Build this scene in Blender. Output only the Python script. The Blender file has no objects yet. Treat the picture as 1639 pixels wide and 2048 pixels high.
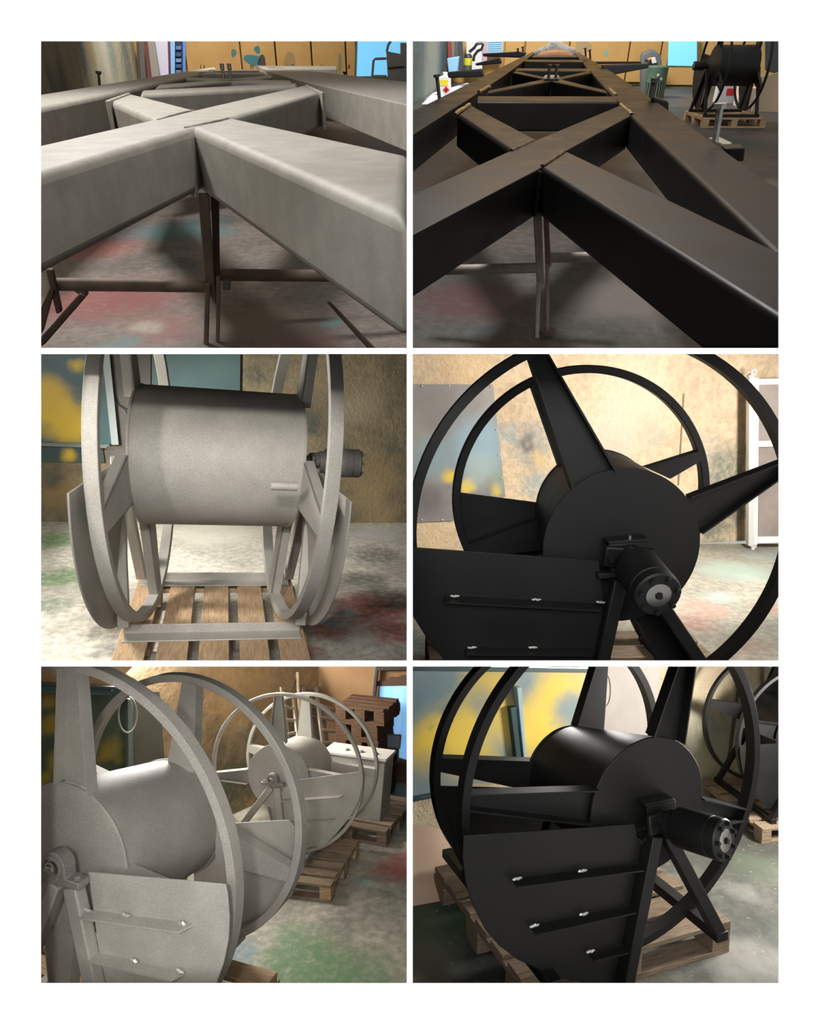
import bpy, bmesh, math, random
from mathutils import Vector, Matrix
random.seed(7)
V = Vector
# ------------------------------------------------------------------ camera, world, lights, exposure
F, CX, CY, CAMZ = 1400.0, 819.5, 1024.0, 2.7
scn = bpy.context.scene
COL = scn.collection
cam_d = bpy.data.cameras.new('camera'); cam = bpy.data.objects.new('camera', cam_d); COL.objects.link(cam)
cam_d.sensor_fit = 'HORIZONTAL'; cam_d.sensor_width = 36.0; cam_d.lens = 36.0 * F / 1639.0
cam_d.clip_start = 0.05; cam_d.clip_end = 200
cam.location = (0, 0, CAMZ); cam.rotation_euler = (math.pi / 2, 0, 0)
scn.camera = cam
vs = scn.view_settings
vs.view_transform = 'Standard'; vs.look = 'None'; vs.exposure = 0.0; vs.gamma = 1.0; vs.use_curve_mapping = False
world = bpy.data.worlds.new('world'); scn.world = world; world.use_nodes = True
world.node_tree.nodes['Background'].inputs[0].default_value = (1.0, 1.0, 1.0, 1)
world.node_tree.nodes['Background'].inputs[1].default_value = 0.48
BOARD_Y = 2.2                                         # the white wall with its six openings stands here

def area(name, loc, target, size, power, color=(1, .93, .84), sy=None):
    d = bpy.data.lights.new(name, 'AREA'); o = bpy.data.objects.new(name, d); COL.objects.link(o)
    d.shape = 'RECTANGLE'; d.size = size; d.size_y = sy or size; d.energy = power; d.color = color
    o.location = loc
    o.rotation_euler = (V(target) - V(loc)).to_track_quat('-Z', 'Y').to_euler()
    return o
# added fill behind the viewer for the white wall, and spots brightening grey reels
area('front_fill', (0, -4.2, CAMZ + 1.9), (0, 3, CAMZ - .3), 5.0, 420, (1, 1, 1), 2.4)
def spot(name, loc, target, power, deg, color=(1, .96, .9), r=.05):
    d = bpy.data.lights.new(name, 'SPOT'); o = bpy.data.objects.new(name, d); COL.objects.link(o)
    d.energy = power; d.spot_size = math.radians(deg); d.spot_blend = .6; d.shadow_soft_size = r; d.color = color
    o.location = loc; o.rotation_euler = (V(target) - V(loc)).to_track_quat('-Z', 'Y').to_euler(); return o
spot('fill_spot', (-1.35, .4, CAMZ + .62), (-.85, 3.0, CAMZ + .12), 95, 34)
spot('fill_spot', (-.32, .4, CAMZ + .62), (-.9, 3.0, CAMZ + .12), 95, 34)
spot('fill_spot', (-.26, .12, CAMZ - .02), (-1.05, 2.9, CAMZ - 1.2), 120, 36)

# ------------------------------------------------------------------ frames: each bay has its own floor and axes
K = 751.0 / 1639.0
CAM = V((0, 0, CAMZ))
def ray(px, py): return V(((px - CX) / F, 1.0, -(py - CY) / F))
ROWT, ROWB = (CY - 702) / F, (CY - 1327) / F            # slopes of the two dividers between the rows
GAP = 0.004
def mat4(O, X, Y, Z):
    m = Matrix.Identity(4)
    for i, a in enumerate((X, Y, Z, O)):
        for r in range(3): m[r][i] = a[r]
    return m
class Frame:
    def __init__(s, M, org, planes):
        s.M, s.org, s.planes = M, org, planes
        s.Mi = M.inverted(); s.o = s.Mi @ CAM
        s.lp = []
        for co, no in planes:
            s.lp.append((s.Mi @ co, (s.Mi.to_3x3() @ no).normalized()))
    def sub(s, L): return Frame(s.M @ L, s.org, s.planes)
    def d(s, zx, zy): return s.Mi.to_3x3() @ ray(s.org[0] + zx * K, s.org[1] + zy * K)
    def hit(s, zx, zy, p0, n):
        d = s.d(zx, zy); t = (V(p0) - s.o).dot(n) / d.dot(n); return s.o + d * t
    def y(s, zx, zy, val): return s.hit(zx, zy, (0, val, 0), V((0, 1, 0)))
    def z(s, zx, zy, val=0.0): return s.hit(zx, zy, (0, 0, val), V((0, 0, 1)))
    def x(s, zx, zy, val): return s.hit(zx, zy, (val, 0, 0), V((1, 0, 0)))
    def w(s, p): return s.M @ V(p)
def planes_for(col, row):
    P = [(V((col * GAP, 0, CAMZ)), V((-col, 0, 0))), (V((0, BOARD_Y + .03, 0)), V((0, -1, 0)))]
    nT = V((0, -ROWT, 1)).normalized(); nB = V((0, -ROWB, 1)).normalized()
    if row == 0: P.append((CAM + nT * GAP, -nT))
    if row == 1: P += [(CAM - nT * GAP, nT), (CAM + nB * GAP, -nB)]
    if row == 2: P.append((CAM - nB * GAP, nB))
    return P
H0 = 0.93
def reel_room(C, a, u, v, org, col, row, H=H0):
    O = V(C) - V(v) * H + CAM
    return Frame(mat4(O, V(u), V(a), V(v)), org, planes_for(col, row))
def truss_room(hor, vpx, vpy, h, ht, org, col):
    T = (CY - hor) / F; n = V((0, -T, 1)).normalized()
    d = ray(vpx, vpy); Y = (d - n * d.dot(n)).normalized(); X = Y.cross(n)
    O = CAM - n * (h + ht)
    return Frame(mat4(O, X, Y, n), org, planes_for(col, 0))

# ------------------------------------------------------------------ mesh building
class MB:
    def __init__(s): s.v = []; s.f = []
    def add(s, vs, fs):
        b = len(s.v); s.v += [V(p) for p in vs]; s.f += [[i + b for i in f] for f in fs]; return s
    def hexa(s, p):          # 8 points: bottom ring 0-3, top ring 4-7
        return s.add(p, [(3, 2, 1, 0), (4, 5, 6, 7), (0, 1, 5, 4), (1, 2, 6, 5), (2, 3, 7, 6), (3, 0, 4, 7)])
    def box(s, x0, x1, y0, y1, z0, z1):
        return s.hexa([(x0, y0, z0), (x1, y0, z0), (x1, y1, z0), (x0, y1, z0), (x0, y0, z1), (x1, y0, z1), (x1, y1, z1), (x0, y1, z1)])
    def prism(s, pts, off):  # polygon swept by off
        n = len(pts); off = V(off)
        a = [V(p) for p in pts]; b = [p + off for p in a]
        return s.add(a + b, [list(range(n))[::-1], list(range(n, 2 * n))] + [(i, (i + 1) % n, n + (i + 1) % n, n + i) for i in range(n)])
    def bar(s, p, q, w, h, up=(0, 0, 1)):
        p, q = V(p), V(q); d = (q - p).normalized(); up = V(up)
        x = d.cross(up)
        if x.length < 1e-4: x = d.cross(V((0, 1, 0)))
        x.normalize(); y = x.cross(d)
        c = [x * (sx * w / 2) + y * (sy * h / 2) for sx, sy in ((-1, -1), (1, -1), (1, 1), (-1, 1))]
        return s.hexa([p + k for k in c] + [q + k for k in c])
    def tube(s, pts, r, n=10, closed=False, cap=True):
        pts = [V(p) for p in pts]; m = len(pts); rr = r if isinstance(r, (list, tuple)) else [r] * m
        vs, fs = [], []; ref = None
        for i, p in enumerate(pts):
            if closed: d = pts[(i + 1) % m] - pts[i - 1]
            else: d = pts[min(i + 1, m - 1)] - pts[max(i - 1, 0)]
            d.normalize()
            if ref is None: ref = d.orthogonal().normalized()
            ref = (ref - d * ref.dot(d)).normalized(); b = d.cross(ref)
            for k in range(n):
                t = 2 * math.pi * k / n; vs.append(p + (ref * math.cos(t) + b * math.sin(t)) * rr[i])
        for i in range(m if closed else m - 1):
            j = (i + 1) % m
            for k in range(n): fs.append((i * n + k, i * n + (k + 1) % n, j * n + (k + 1) % n, j * n + k))
        if cap and not closed: fs += [list(range(n))[::-1], [(m - 1) * n + k for k in range(n)]]
        return s.add(vs, fs)
    def lathe(s, c, axis, prof, n=32, caps=True):   # prof: (distance along axis, radius)
        c = V(c); a = V(axis).normalized(); x = a.orthogonal().normalized(); y = a.cross(x); vs = []; fs = []
        for t, r in prof:
            for k in range(n):
                g = 2 * math.pi * k / n; vs.append(c + a * t + (x * math.cos(g) + y * math.sin(g)) * r)
        m = len(prof)
        for i in range(m - 1):
            for k in range(n): fs.append((i * n + k, i * n + (k + 1) % n, (i + 1) * n + (k + 1) % n, (i + 1) * n + k))
        if caps: fs += [list(range(n))[::-1], [(m - 1) * n + k for k in range(n)]]
        return s.add(vs, fs)
    def ring(s, c, X, Z, Y, R, tr, wa, n=112):        # rectangular-section ring, axis Y
        c = V(c); vs = []; fs = []
        for k in range(n):
            g = 2 * math.pi * k / n; e = X * math.cos(g) + Z * math.sin(g)
            for rr, yy in ((R, -wa / 2), (R, wa / 2), (R - tr, wa / 2), (R - tr, -wa / 2)): vs.append(c + e * rr + Y * yy)
        for k in range(n):
            j = (k + 1) % n
            for q in range(4): fs.append((k * 4 + q, k * 4 + (q + 1) % 4, j * 4 + (q + 1) % 4, j * 4 + q))
        return s.add(vs, fs)
    def loft(s, c0, r0, c1, r1, X0, Z0, X1, Z1, n=72):
        vs = []; fs = []
        for c, r, X, Z in ((c0, r0, X0, Z0), (c1, r1, X1, Z1)):
            for k in range(n):
                g = 2 * math.pi * k / n; vs.append(V(c) + (X * math.cos(g) + Z * math.sin(g)) * r)
        for k in range(n): fs.append((k, (k + 1) % n, n + (k + 1) % n, n + k))
        return s.add(vs, fs + [list(range(n))[::-1], list(range(n, 2 * n))])
    def grid(s, f, nu, nv):
        vs = [f(i / nu, j / nv) for i in range(nu + 1) for j in range(nv + 1)]
        fs = [(i * (nv + 1) + j, (i + 1) * (nv + 1) + j, (i + 1) * (nv + 1) + j + 1, i * (nv + 1) + j + 1) for i in range(nu) for j in range(nv)]
        return s.add(vs, fs)

def make_mesh(name, mb, fr, base, mat, smooth=35, clip=True):
    me = bpy.data.meshes.new(name)
    bm = bmesh.new()
    vv = [bm.verts.new(p) for p in mb.v]
    for f in mb.f:
        try: bm.faces.new([vv[i] for i in f])
        except ValueError: pass
    bmesh.ops.recalc_face_normals(bm, faces=bm.faces)
    if clip:
        for co, no in fr.lp:
            if any((v.co - co).dot(no) > 0 for v in bm.verts):
                r = bmesh.ops.bisect_plane(bm, geom=bm.verts[:] + bm.edges[:] + bm.faces[:], plane_co=co, plane_no=no, clear_outer=True)
                ed = [e for e in r['geom_cut'] if isinstance(e, bmesh.types.BMEdge) and e.is_boundary]
                if ed:
                    try: bmesh.ops.holes_fill(bm, edges=ed, sides=0)
                    except Exception: pass
    if not bm.faces: bm.free(); return None
    base = V(base)
    for v in bm.verts: v.co -= base
    bm.to_mesh(me); bm.free()
    me.materials.append(mat)
    if smooth:
        me.polygons.foreach_set('use_smooth', [True] * len(me.polygons))
        me.set_sharp_from_angle(angle=math.radians(smooth))
    return me
def tag(o, label, cat, group=None):
    o['label'] = label; o['category'] = cat
    if group: o['group'] = group
    return o
class Thing:
    pass
def thing(fr, name, base, label, cat, group=None):
    t = Thing(); t.fr = fr; t.base = V(base)
    t.o = bpy.data.objects.new(name, None); t.o.empty_display_size = .1; COL.objects.link(t.o)
    t.o.matrix_world = fr.M @ Matrix.Translation(t.base)
    tag(t.o, label, cat, group); return t
def bev(o, w, seg=2):
    if o is None: return
    m = o.modifiers.new('bevel', 'BEVEL'); m.width = w; m.segments = seg if w < .02 else 4; m.limit_method = 'ANGLE'; m.angle_limit = math.radians(40); m.harden_normals = False
def part(t, name, mb, mat, bevel=0, label=None, parent=None, smooth=35, stuff=False):
    me = make_mesh(name, mb, t.fr, t.base, mat, smooth)
    if me is None: return None
    o = bpy.data.objects.new(name, me); COL.objects.link(o); o.parent = parent or t.o
    if bevel: bev(o, bevel)
    if label: o['label'] = label
    if stuff: o['kind'] = 'stuff'
    return o
def single(fr, name, mb, mat, base, label, cat, group=None, bevel=0, smooth=35):
    me = make_mesh(name, mb, fr, base, mat, smooth)
    if me is None: return None
    o = bpy.data.objects.new(name, me); COL.objects.link(o); o.matrix_world = fr.M @ Matrix.Translation(V(base))
    tag(o, label, cat, group)
    if bevel: bev(o, bevel)
    return o
def struct(fr, name, mb, mat, label=None, bevel=0):
    me = make_mesh(name, mb, fr, (0, 0, 0), mat, 35)
    o = bpy.data.objects.new(name, me); COL.objects.link(o); o.matrix_world = fr.M
    o['kind'] = 'structure'
    if label: o['label'] = label
    if bevel: bev(o, bevel)
    return o
def spart(fr, name, mb, mat, parent, bevel=0):        # a piece of the setting
    me = make_mesh(name, mb, fr, (0, 0, 0), mat, 35)
    if me is None: return None
    o = bpy.data.objects.new(name, me); COL.objects.link(o); o.parent = parent
    if bevel: bev(o, bevel)
    return o

# ------------------------------------------------------------------ materials
def lin(c):
    return tuple(((x / 255) / 12.92 if x <= 10 else ((x / 255 + .055) / 1.055) ** 2.4) for x in c) + (1,)
class NT:
    def __init__(s, name):
        s.m = bpy.data.materials.new(name); s.m.use_nodes = True; s.t = s.m.node_tree; s.n = s.t.nodes; s.l = s.t.links
        s.b = s.n['Principled BSDF']; s.co = s.n.new('ShaderNodeTexCoord').outputs['Object']
    def vec(s, scale):
        mp = s.n.new('ShaderNodeMapping'); s.l.new(s.co, mp.inputs[0]); mp.inputs['Scale'].default_value = scale; return mp.outputs[0]
    def noise(s, scale, detail=4, rough=.55, vec=None, dist=0):
        t = s.n.new('ShaderNodeTexNoise'); t.inputs['Scale'].default_value = scale; t.inputs['Detail'].default_value = detail
        t.inputs['Roughness'].default_value = rough; t.inputs['Distortion'].default_value = dist
        s.l.new(vec or s.co, t.inputs['Vector']); return t
    def ramp(s, src, a, b, lo=0., hi=1.):
        r = s.n.new('ShaderNodeMapRange'); r.interpolation_type = 'SMOOTHSTEP'
        r.inputs[1].default_value = a; r.inputs[2].default_value = b; r.inputs[3].default_value = lo; r.inputs[4].default_value = hi
        s.l.new(src, r.inputs[0]); return r.outputs[0]
    def mul(s, a, b):
        m = s.n.new('ShaderNodeMath'); m.operation = 'MULTIPLY'
        for i, x in enumerate((a, b)):
            if isinstance(x, (int, float)): m.inputs[i].default_value = x
            else: s.l.new(x, m.inputs[i])
        return m.outputs[0]
    def mix(s, fac, a, b):
        m = s.n.new('ShaderNodeMix'); m.data_type = 'RGBA'
        for k, x in ((0, fac), (6, a), (7, b)):
            if isinstance(x, (int, float, tuple)): m.inputs[k].default_value = x
            else: s.l.new(x, m.inputs[k])
        return m.outputs[2]
    def bump(s, h, strength, dist=.01):
        b = s.n.new('ShaderNodeBump'); b.inputs['Strength'].default_value = strength; b.inputs['Distance'].default_value = dist
        s.l.new(h, b.inputs['Height']); s.l.new(b.outputs[0], s.b.inputs['Normal'])
    def done(s, col, rough, metal=0., spec=.5):
        if isinstance(col, tuple): s.b.inputs['Base Color'].default_value = col
        else: s.l.new(col, s.b.inputs['Base Color'])
        if isinstance(rough, (int, float)): s.b.inputs['Roughness'].default_value = rough
        else: s.l.new(rough, s.b.inputs['Roughness'])
        s.b.inputs['Metallic'].default_value = metal; s.b.inputs['Specular IOR Level'].default_value = spec
        return s.m
def plain(name, c, rough=.5, metal=0., spec=.5): return NT(name).done(lin(c), rough, metal, spec)
def mottled(name, c1, c2, scale, rough=.6, bscale=0, bstr=.2, spec=.4, metal=0., detail=4, vs=None):
    t = NT(name); v = t.vec(vs) if vs else None
    n = t.noise(scale, detail, .6, v)
    col = t.mix(t.ramp(n.outputs[0], .3, .7), lin(c1), lin(c2))
    if bscale: t.bump(t.noise(bscale, 3, .6, v).outputs[0], bstr, .004)
    return t.done(col, rough, metal, spec)
def primer(name, c1, c2):
    t = NT(name)
    a = t.noise(5, 4); b = t.noise(260, 2)
    col = t.mix(t.ramp(a.outputs[0], .3, .75), lin(c1), lin(c2))
    col = t.mix(t.ramp(b.outputs[0], .52, .72, 0, .22), col, lin((225, 222, 216)))
    col = t.mix(t.ramp(b.outputs[0], .46, .30, 0, .25), col, lin((70, 66, 60)))
    t.bump(b.outputs[0], .18, .002)
    return t.done(col, .62, .1, .35)
def wood(name, c1, c2, vs):
    t = NT(name); v = t.vec(vs)
    g = t.noise(9, 6, .65, v, .6); k = t.noise(2.2, 2)
    col = t.mix(t.ramp(g.outputs[0], .3, .72), lin(c1), lin(c2))
    col = t.mix(t.ramp(k.outputs[0], .5, .8, 0, .45), col, lin((84, 66, 48)))
    t.bump(g.outputs[0], .3, .003)
    return t.done(col, .75, 0, .2)
def blotted(name, c1, c2, blots, scale=1.0, rough=.75, bump=(60, .3, .004), spec=.3, wob=.25, streak=None, speck=None, vs=None, grain=.35, grow=1.0):
    # sprayed and stained surface: base mottling, then soft colour blots with a place and size of their own
    t = NT(name)
    n = t.noise(scale, 6, .62, t.vec(vs) if vs else None)
    col = t.mix(t.ramp(n.outputs[0], .35, .68), lin(c1), lin(c2))
    wn = t.noise(scale * 1.7, 5, .6)
    w1 = t.n.new('ShaderNodeVectorMath'); w1.operation = 'SUBTRACT'; t.l.new(wn.outputs['Color'], w1.inputs[0]); w1.inputs[1].default_value = (.5, .5, .5)
    w2 = t.n.new('ShaderNodeVectorMath'); w2.operation = 'SCALE'; t.l.new(w1.outputs[0], w2.inputs[0]); w2.inputs['Scale'].default_value = wob * 2
    w3 = t.n.new('ShaderNodeVectorMath'); w3.operation = 'ADD'; t.l.new(t.co, w3.inputs[0]); t.l.new(w2.outputs[0], w3.inputs[1])
    gn = t.noise(scale * 9, 5, .7); gr = t.ramp(gn.outputs[0], .35, .65)
    col = t.mix(t.mul(gr, grain), col, lin(tuple(int(k * .62) for k in c2)))
    for c, p, r, amt in blots:
        r *= grow
        d = t.n.new('ShaderNodeVectorMath'); d.operation = 'DISTANCE'; t.l.new(w3.outputs[0], d.inputs[0]); d.inputs[1].default_value = p
        f = t.ramp(d.outputs['Value'], r * 1.2, r * .3, 0, amt)
        f = t.mul(f, t.ramp(gn.outputs[0], .25, .6, .45, 1.0)) if grain > .2 else f
        col = t.mix(f, col, lin(c))
    if speck:
        sn = t.noise(speck[0], 5, .7)
        col = t.mix(t.ramp(sn.outputs[0], speck[2], speck[2] + .12, 0, speck[3]), col, lin(speck[1]))
    hn = t.noise(bump[0], 4, .65, t.vec(vs) if vs else None)
    t.bump(hn.outputs[0], bump[1], bump[2])
    return t.done(col, rough, 0, spec)

GREY = primer('grey_primer', (150, 146, 138), (166, 162, 153))
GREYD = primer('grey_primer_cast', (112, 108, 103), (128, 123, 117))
def satin_black(name, c, rough, spec):
    t = NT(name); n = t.noise(3, 3); f = t.noise(420, 2)
    t.bump(f.outputs[0], .05, .001)
    r = t.ramp(n.outputs[0], .3, .7, rough, rough + .1)
    return t.done(lin(c), r, 0, spec)
BLACK = satin_black('satin_black_paint', (16, 15, 14), .46, .38)
BLACKT = satin_black('satin_black_truss_paint', (20, 18, 17), .42, .36)
STEEL = plain('bare_steel', (170, 168, 162), .35, 1.0)
WELD = plain('weld_spatter', (205, 203, 198), .4, .6)
ZINC = mottled('zinc_stud', (150, 150, 146), (190, 188, 180), 30, .4, metal=.7)
WOODX = wood('pallet_wood_long', (196, 168, 132), (154, 124, 94), (1.2, 14, 14))
WOODY = wood('pallet_wood_cross', (192, 164, 130), (150, 122, 94), (14, 1.2, 14))
WOODG = wood('pallet_wood_weathered', (150, 132, 112), (104, 88, 72), (1.2, 14, 14))
WOODD = wood('pallet_wood_dark', (104, 78, 58), (66, 48, 36), (1.2, 14, 14))
WHITE = plain('white_wall_paint', (250, 250, 250), .8, 0, .1)
DARKP = plain('dark_divider', (60, 58, 56), .9, 0, .1)
ALU = plain('aluminium', (205, 204, 200), .4, .3)
TEALP = mottled('teal_painted_steel', (58, 84, 86), (44, 66, 70), 3, .5)
CARD = mottled('fibre_sheet', (214, 184, 160), (204, 172, 146), 2, .8)

# ------------------------------------------------------------------ shared builders
def reel_core(t, fr, P, mat, near_spokes, far_spokes, flange=.045, flange_n=None):
    """drum, end discs, two wheel rings and the U-section spokes, in reel axes (x right, y along the axle, z up)"""
    X, Y, Z = V((1, 0, 0)), V((0, 1, 0)), V((0, 0, 1))
    Rn, Rf, r, L, rf, dn, df = P['Rn'], P['Rf'], P['r'], P['L'], P['rf'], P['dn'], P['df']
    e, g = P['e'], P['g']
    c0 = V((0, 0, 0)); c1 = V((g[0], L, g[1]))
    d0 = V((e[0], dn, e[1])); d1 = V((e[0] + g[0], L + df, e[1] + g[1]))
    k = Rn / .75
    dr = MB(); dr.loft(d0 + Y * .004, r - .004 * k, d1 - Y * .004, rf - .004 * k, X, Z, X, Z)
    part(t, 'drum', dr, mat)
    for c, q in ((d0, r), (d1, rf)):
        part(t, 'end_disc', MB().lathe(c - Y * .005 * k, Y, [(0, q), (.010 * k, q)], 72), mat, .002 * k)
    for c, q in ((c0, Rn), (c1, Rf)):
        part(t, 'wheel_ring', MB().ring(c, X, Z, Y, q, P.get('tr', .036) * k, P.get('wa', .05) * k), mat, .003 * k)
    for sgn, lst, cr, R, cd, rr in ((-1, near_spokes, c0, Rn, d0, r), (1, far_spokes, c1, Rf, d1, rf)):
        for sp in lst:
            if isinstance(sp[0], (int, float)):
                th, wb, wt = sp; th = math.radians(th); e_ = V((math.cos(th), 0, math.sin(th))); n_ = V((-math.sin(th), 0, math.cos(th)))
                b1, b2 = cd + e_ * rr * .93 + n_ * wb / 2, cd + e_ * rr * .93 - n_ * wb / 2
                t1, t2 = cr + e_ * (R - .03 * k) + n_ * wt / 2, cr + e_ * (R - .03 * k) - n_ * wt / 2
            else:
                b1, t1, b2, t2 = [fr.y(p[0], p[1], q) for p, q in zip(sp, (cd.y, cr.y, cd.y, cr.y))]
                out = []
                for b, q in ((b1, t1), (b2, t2)):
                    d = (q - b); a_ = d.x ** 2 + d.z ** 2; o_ = b - cr; h_ = o_.x * d.x + o_.z * d.z; c_ = o_.x ** 2 + o_.z ** 2 - (R - P.get('tr', .036) * k * .8) ** 2
                    s_ = (-h_ + math.sqrt(max(h_ * h_ - a_ * c_, 0))) / a_
                    out.append(b + d * s_)
                t1, t2 = out
            y_in = -sgn * .022 * k; th_ = .007 * k
            m = MB()
            w = [b1, t1, t2, b2]
            m.prism([p + Y * y_in for p in w], Y * (-sgn * th_))
            for pa, pb, other in ((b1, t1, b2), (b2, t2, b1)):
                inn = (other - pa); inn.y = 0; inn.normalize(); inn *= th_
                m.hexa([pa + Y * y_in, pb + Y * y_in, pb + inn + Y * y_in, pa + inn + Y * y_in,
                        pa + Y * (y_in + sgn * flange * k), pb + Y * (y_in + sgn * flange * k), pb + inn + Y * (y_in + sgn * flange * k), pa + inn + Y * (y_in + sgn * flange * k)])
            part(t, 'spoke', m, mat)
    return d0, d1, c1
def guard(t, fr, pts, y, mat, sgn=-1, th=.008):
    P = [fr.y(p[0], p[1], y) for p in pts]
    return part(t, 'guard_plate', MB().prism(P, (0, -sgn * th, 0)), mat, .002), P
def rib(t, fr, a, b, y, mat, parent, depth=.055, drop=.03, sgn=-1):
    p, q = fr.y(a[0], a[1], y), fr.y(b[0], b[1], y)
    d = (q - p).normalized(); n = V((0, sgn, 0)); dn = V((0, 0, -1))
    o = n * depth + dn * drop; th = V((0, 0, -.007))
    m = MB().hexa([p + th, q + th, q + th + o - d * .03, p + th + o + d * .0, p, q, q + o - d * .03, p + o])
    return part(t, 'rib', m, mat, parent=parent)
def weld(t, fr, at, y, parent, size=(.04, .012, .008), mat=None):
    p = fr.y(at[0], at[1], y); m = MB(); sx, sy, sz = size
    pts = [p + V((sx * (i / 5 - .5), -.004, random.uniform(-.3, .3) * sz)) for i in range(6)]
    m.tube(pts, [sz * .4, sz * .7, sz * .6, sz * .75, sz * .6, sz * .35], 6)
    return part(t, 'weld_bead', m, mat or WELD, parent=parent)
def bolt(t, c, ax, r, h, mat, parent=None, name='bolt'):
    return part(t, name, MB().lathe(c, ax, [(0, r * 1.35), (h * .25, r * 1.35), (h * .26, r), (h, r)], 6), mat, parent=parent)
def motor(t, c, ax, sc, mat, capmat, plate=None):
    ax = V(ax).normalized(); c = V(c); x = ax.orthogonal().normalized(); x = V((0, 0, 1)).cross(ax).normalized(); z = ax.cross(x)
    m = MB().lathe(c, ax, [(0, .052), (.05, .055), (.052, .062), (.085, .066), (.09, .078), (.10, .084), (.245, .084), (.247, .080), (.252, .080), (.254, .084), (.29, .084), (.297, .078)], 40)
    m.v = [c + (v - c) * sc for v in m.v]
    mo = part(t, 'hydraulic_motor', m, mat)
    part(t, 'motor_flange', MB().hexa([c + (x * a + z * b) * sc + ax * s for s in (0, .022 * sc) for a, b in ((-.1, -.034), (.1, -.05), (.1, .034), (-.1, .05))]), mat, .006, parent=mo)
    for a in (-1, 1):
        bolt(t, c + (x * a * .078 + z * a * -.004) * sc + ax * .022 * sc, ax, .013 * sc, .02 * sc, mat, mo)
    e = c + ax * .297 * sc
    part(t, 'end_cap', MB().lathe(e, ax, [(0, .045 * sc), (.004 * sc, .045 * sc), (.005 * sc, .042 * sc)], 32), capmat, parent=mo, label='bare metal end cap of the motor')
    bolt(t, e + ax * .004 * sc, ax, .011 * sc, .012 * sc, mat, mo)
    for k in range(7):
        g = 2 * math.pi * k / 7 + .3
        bolt(t, e - ax * .004 * sc + (x * math.cos(g) + z * math.sin(g)) * .066 * sc, ax, .0095 * sc, .02 * sc, mat, mo)
    return mo
def bearing(t, c, sc, mat, parent=None, y0=-.03, y1=.03):
    """pillow block: arched housing on a flat foot, axle along y"""
    c = V(c); R = .062; W = .13; hb = .066
    prof = [(-W, -hb), (W, -hb), (W, -hb + .028), (R * 1.02, -hb + .034)]
    prof += [(R * math.cos(a), R * math.sin(a)) for a in [math.radians(q) for q in range(-12, 193, 12)]]
    prof += [(-R * 1.02, -hb + .034), (-W, -hb + .028)]
    b = part(t, 'bearing_block', MB().prism([c + V((x * sc, y0 * sc, z * sc)) for x, z in prof], (0, (y1 - y0) * sc, 0)), mat, .004)
    f = c + V((0, y0 * sc, 0)); A = V((0, -1, 0))
    part(t, 'bearing_ring', MB().lathe(f, A, [(-.004 * sc, .05 * sc), (.006 * sc, .05 * sc), (.007 * sc, .04 * sc), (-.002 * sc, .036 * sc)], 28), GREYD, parent=b)
    part(t, 'axle_end', MB().lathe(f, A, [(-.004 * sc, .03 * sc), (.012 * sc, .03 * sc), (.014 * sc, .022 * sc), (.022 * sc, .02 * sc), (.024 * sc, .016 * sc)], 24), STEEL, parent=b, label='bare steel axle end')
    for s in (-1, 1):
        bolt(t, c + V((s * .098 * sc, (y0 + y1) / 2 * sc, (-hb + .03) * sc)), (0, 0, 1), .018 * sc, .014 * sc, mat, b)
    return b
def pallet(fr, x0, x1, y0, y1, z0, label, mats, nb=6, h=.144, group=None, along='x', wide=None):
    """deck boards, stringers, nine blocks, bottom boards"""
    t = thing(fr, 'wooden_pallet', ((x0 + x1) / 2, (y0 + y1) / 2, z0), label, 'pallet', group)
    k = h / .144; td = .022 * k; mD, mC = mats
    def bx(a0, a1, b0, b1, c0, c1):            # a along boards, b across
        return MB().box(a0, a1, b0, b1, c0, c1) if along == 'x' else MB().box(b0, b1, a0, a1, c0, c1)
    A0, A1, B0, B1 = (x0, x1, y0, y1) if along == 'x' else (y0, y1, x0, x1)
    span = B1 - B0; w = span / nb * .78; gap = (span - nb * w) / (nb - 1)
    for i in range(nb):
        b = B0 + i * (w + gap); j = random.uniform(-.006, .006)
        part(t, 'deck_board', bx(A0 + j, A1 + j, b, b + w, z0 + h - td, z0 + h), mD, .003)
    bw = .1 * k
    for i, a in enumerate((A0, (A0 + A1 - bw) / 2, A1 - bw)):
        part(t, 'stringer_board', bx(a, a + bw, B0, B1, z0 + h - 2 * td, z0 + h - td), mC, .002)
        for b in (B0, (B0 + B1 - bw) / 2, B1 - bw):
            part(t, 'block', bx(a, a + bw, b, b + bw * 1.2, z0 + td, z0 + h - 2 * td), mC, .003)
    for b in (B0, (B0 + B1 - bw) / 2, B1 - bw):
        part(t, 'bottom_board', bx(A0, A1, b, b + bw, z0, z0 + td), mD, .002)
    return t
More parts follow.
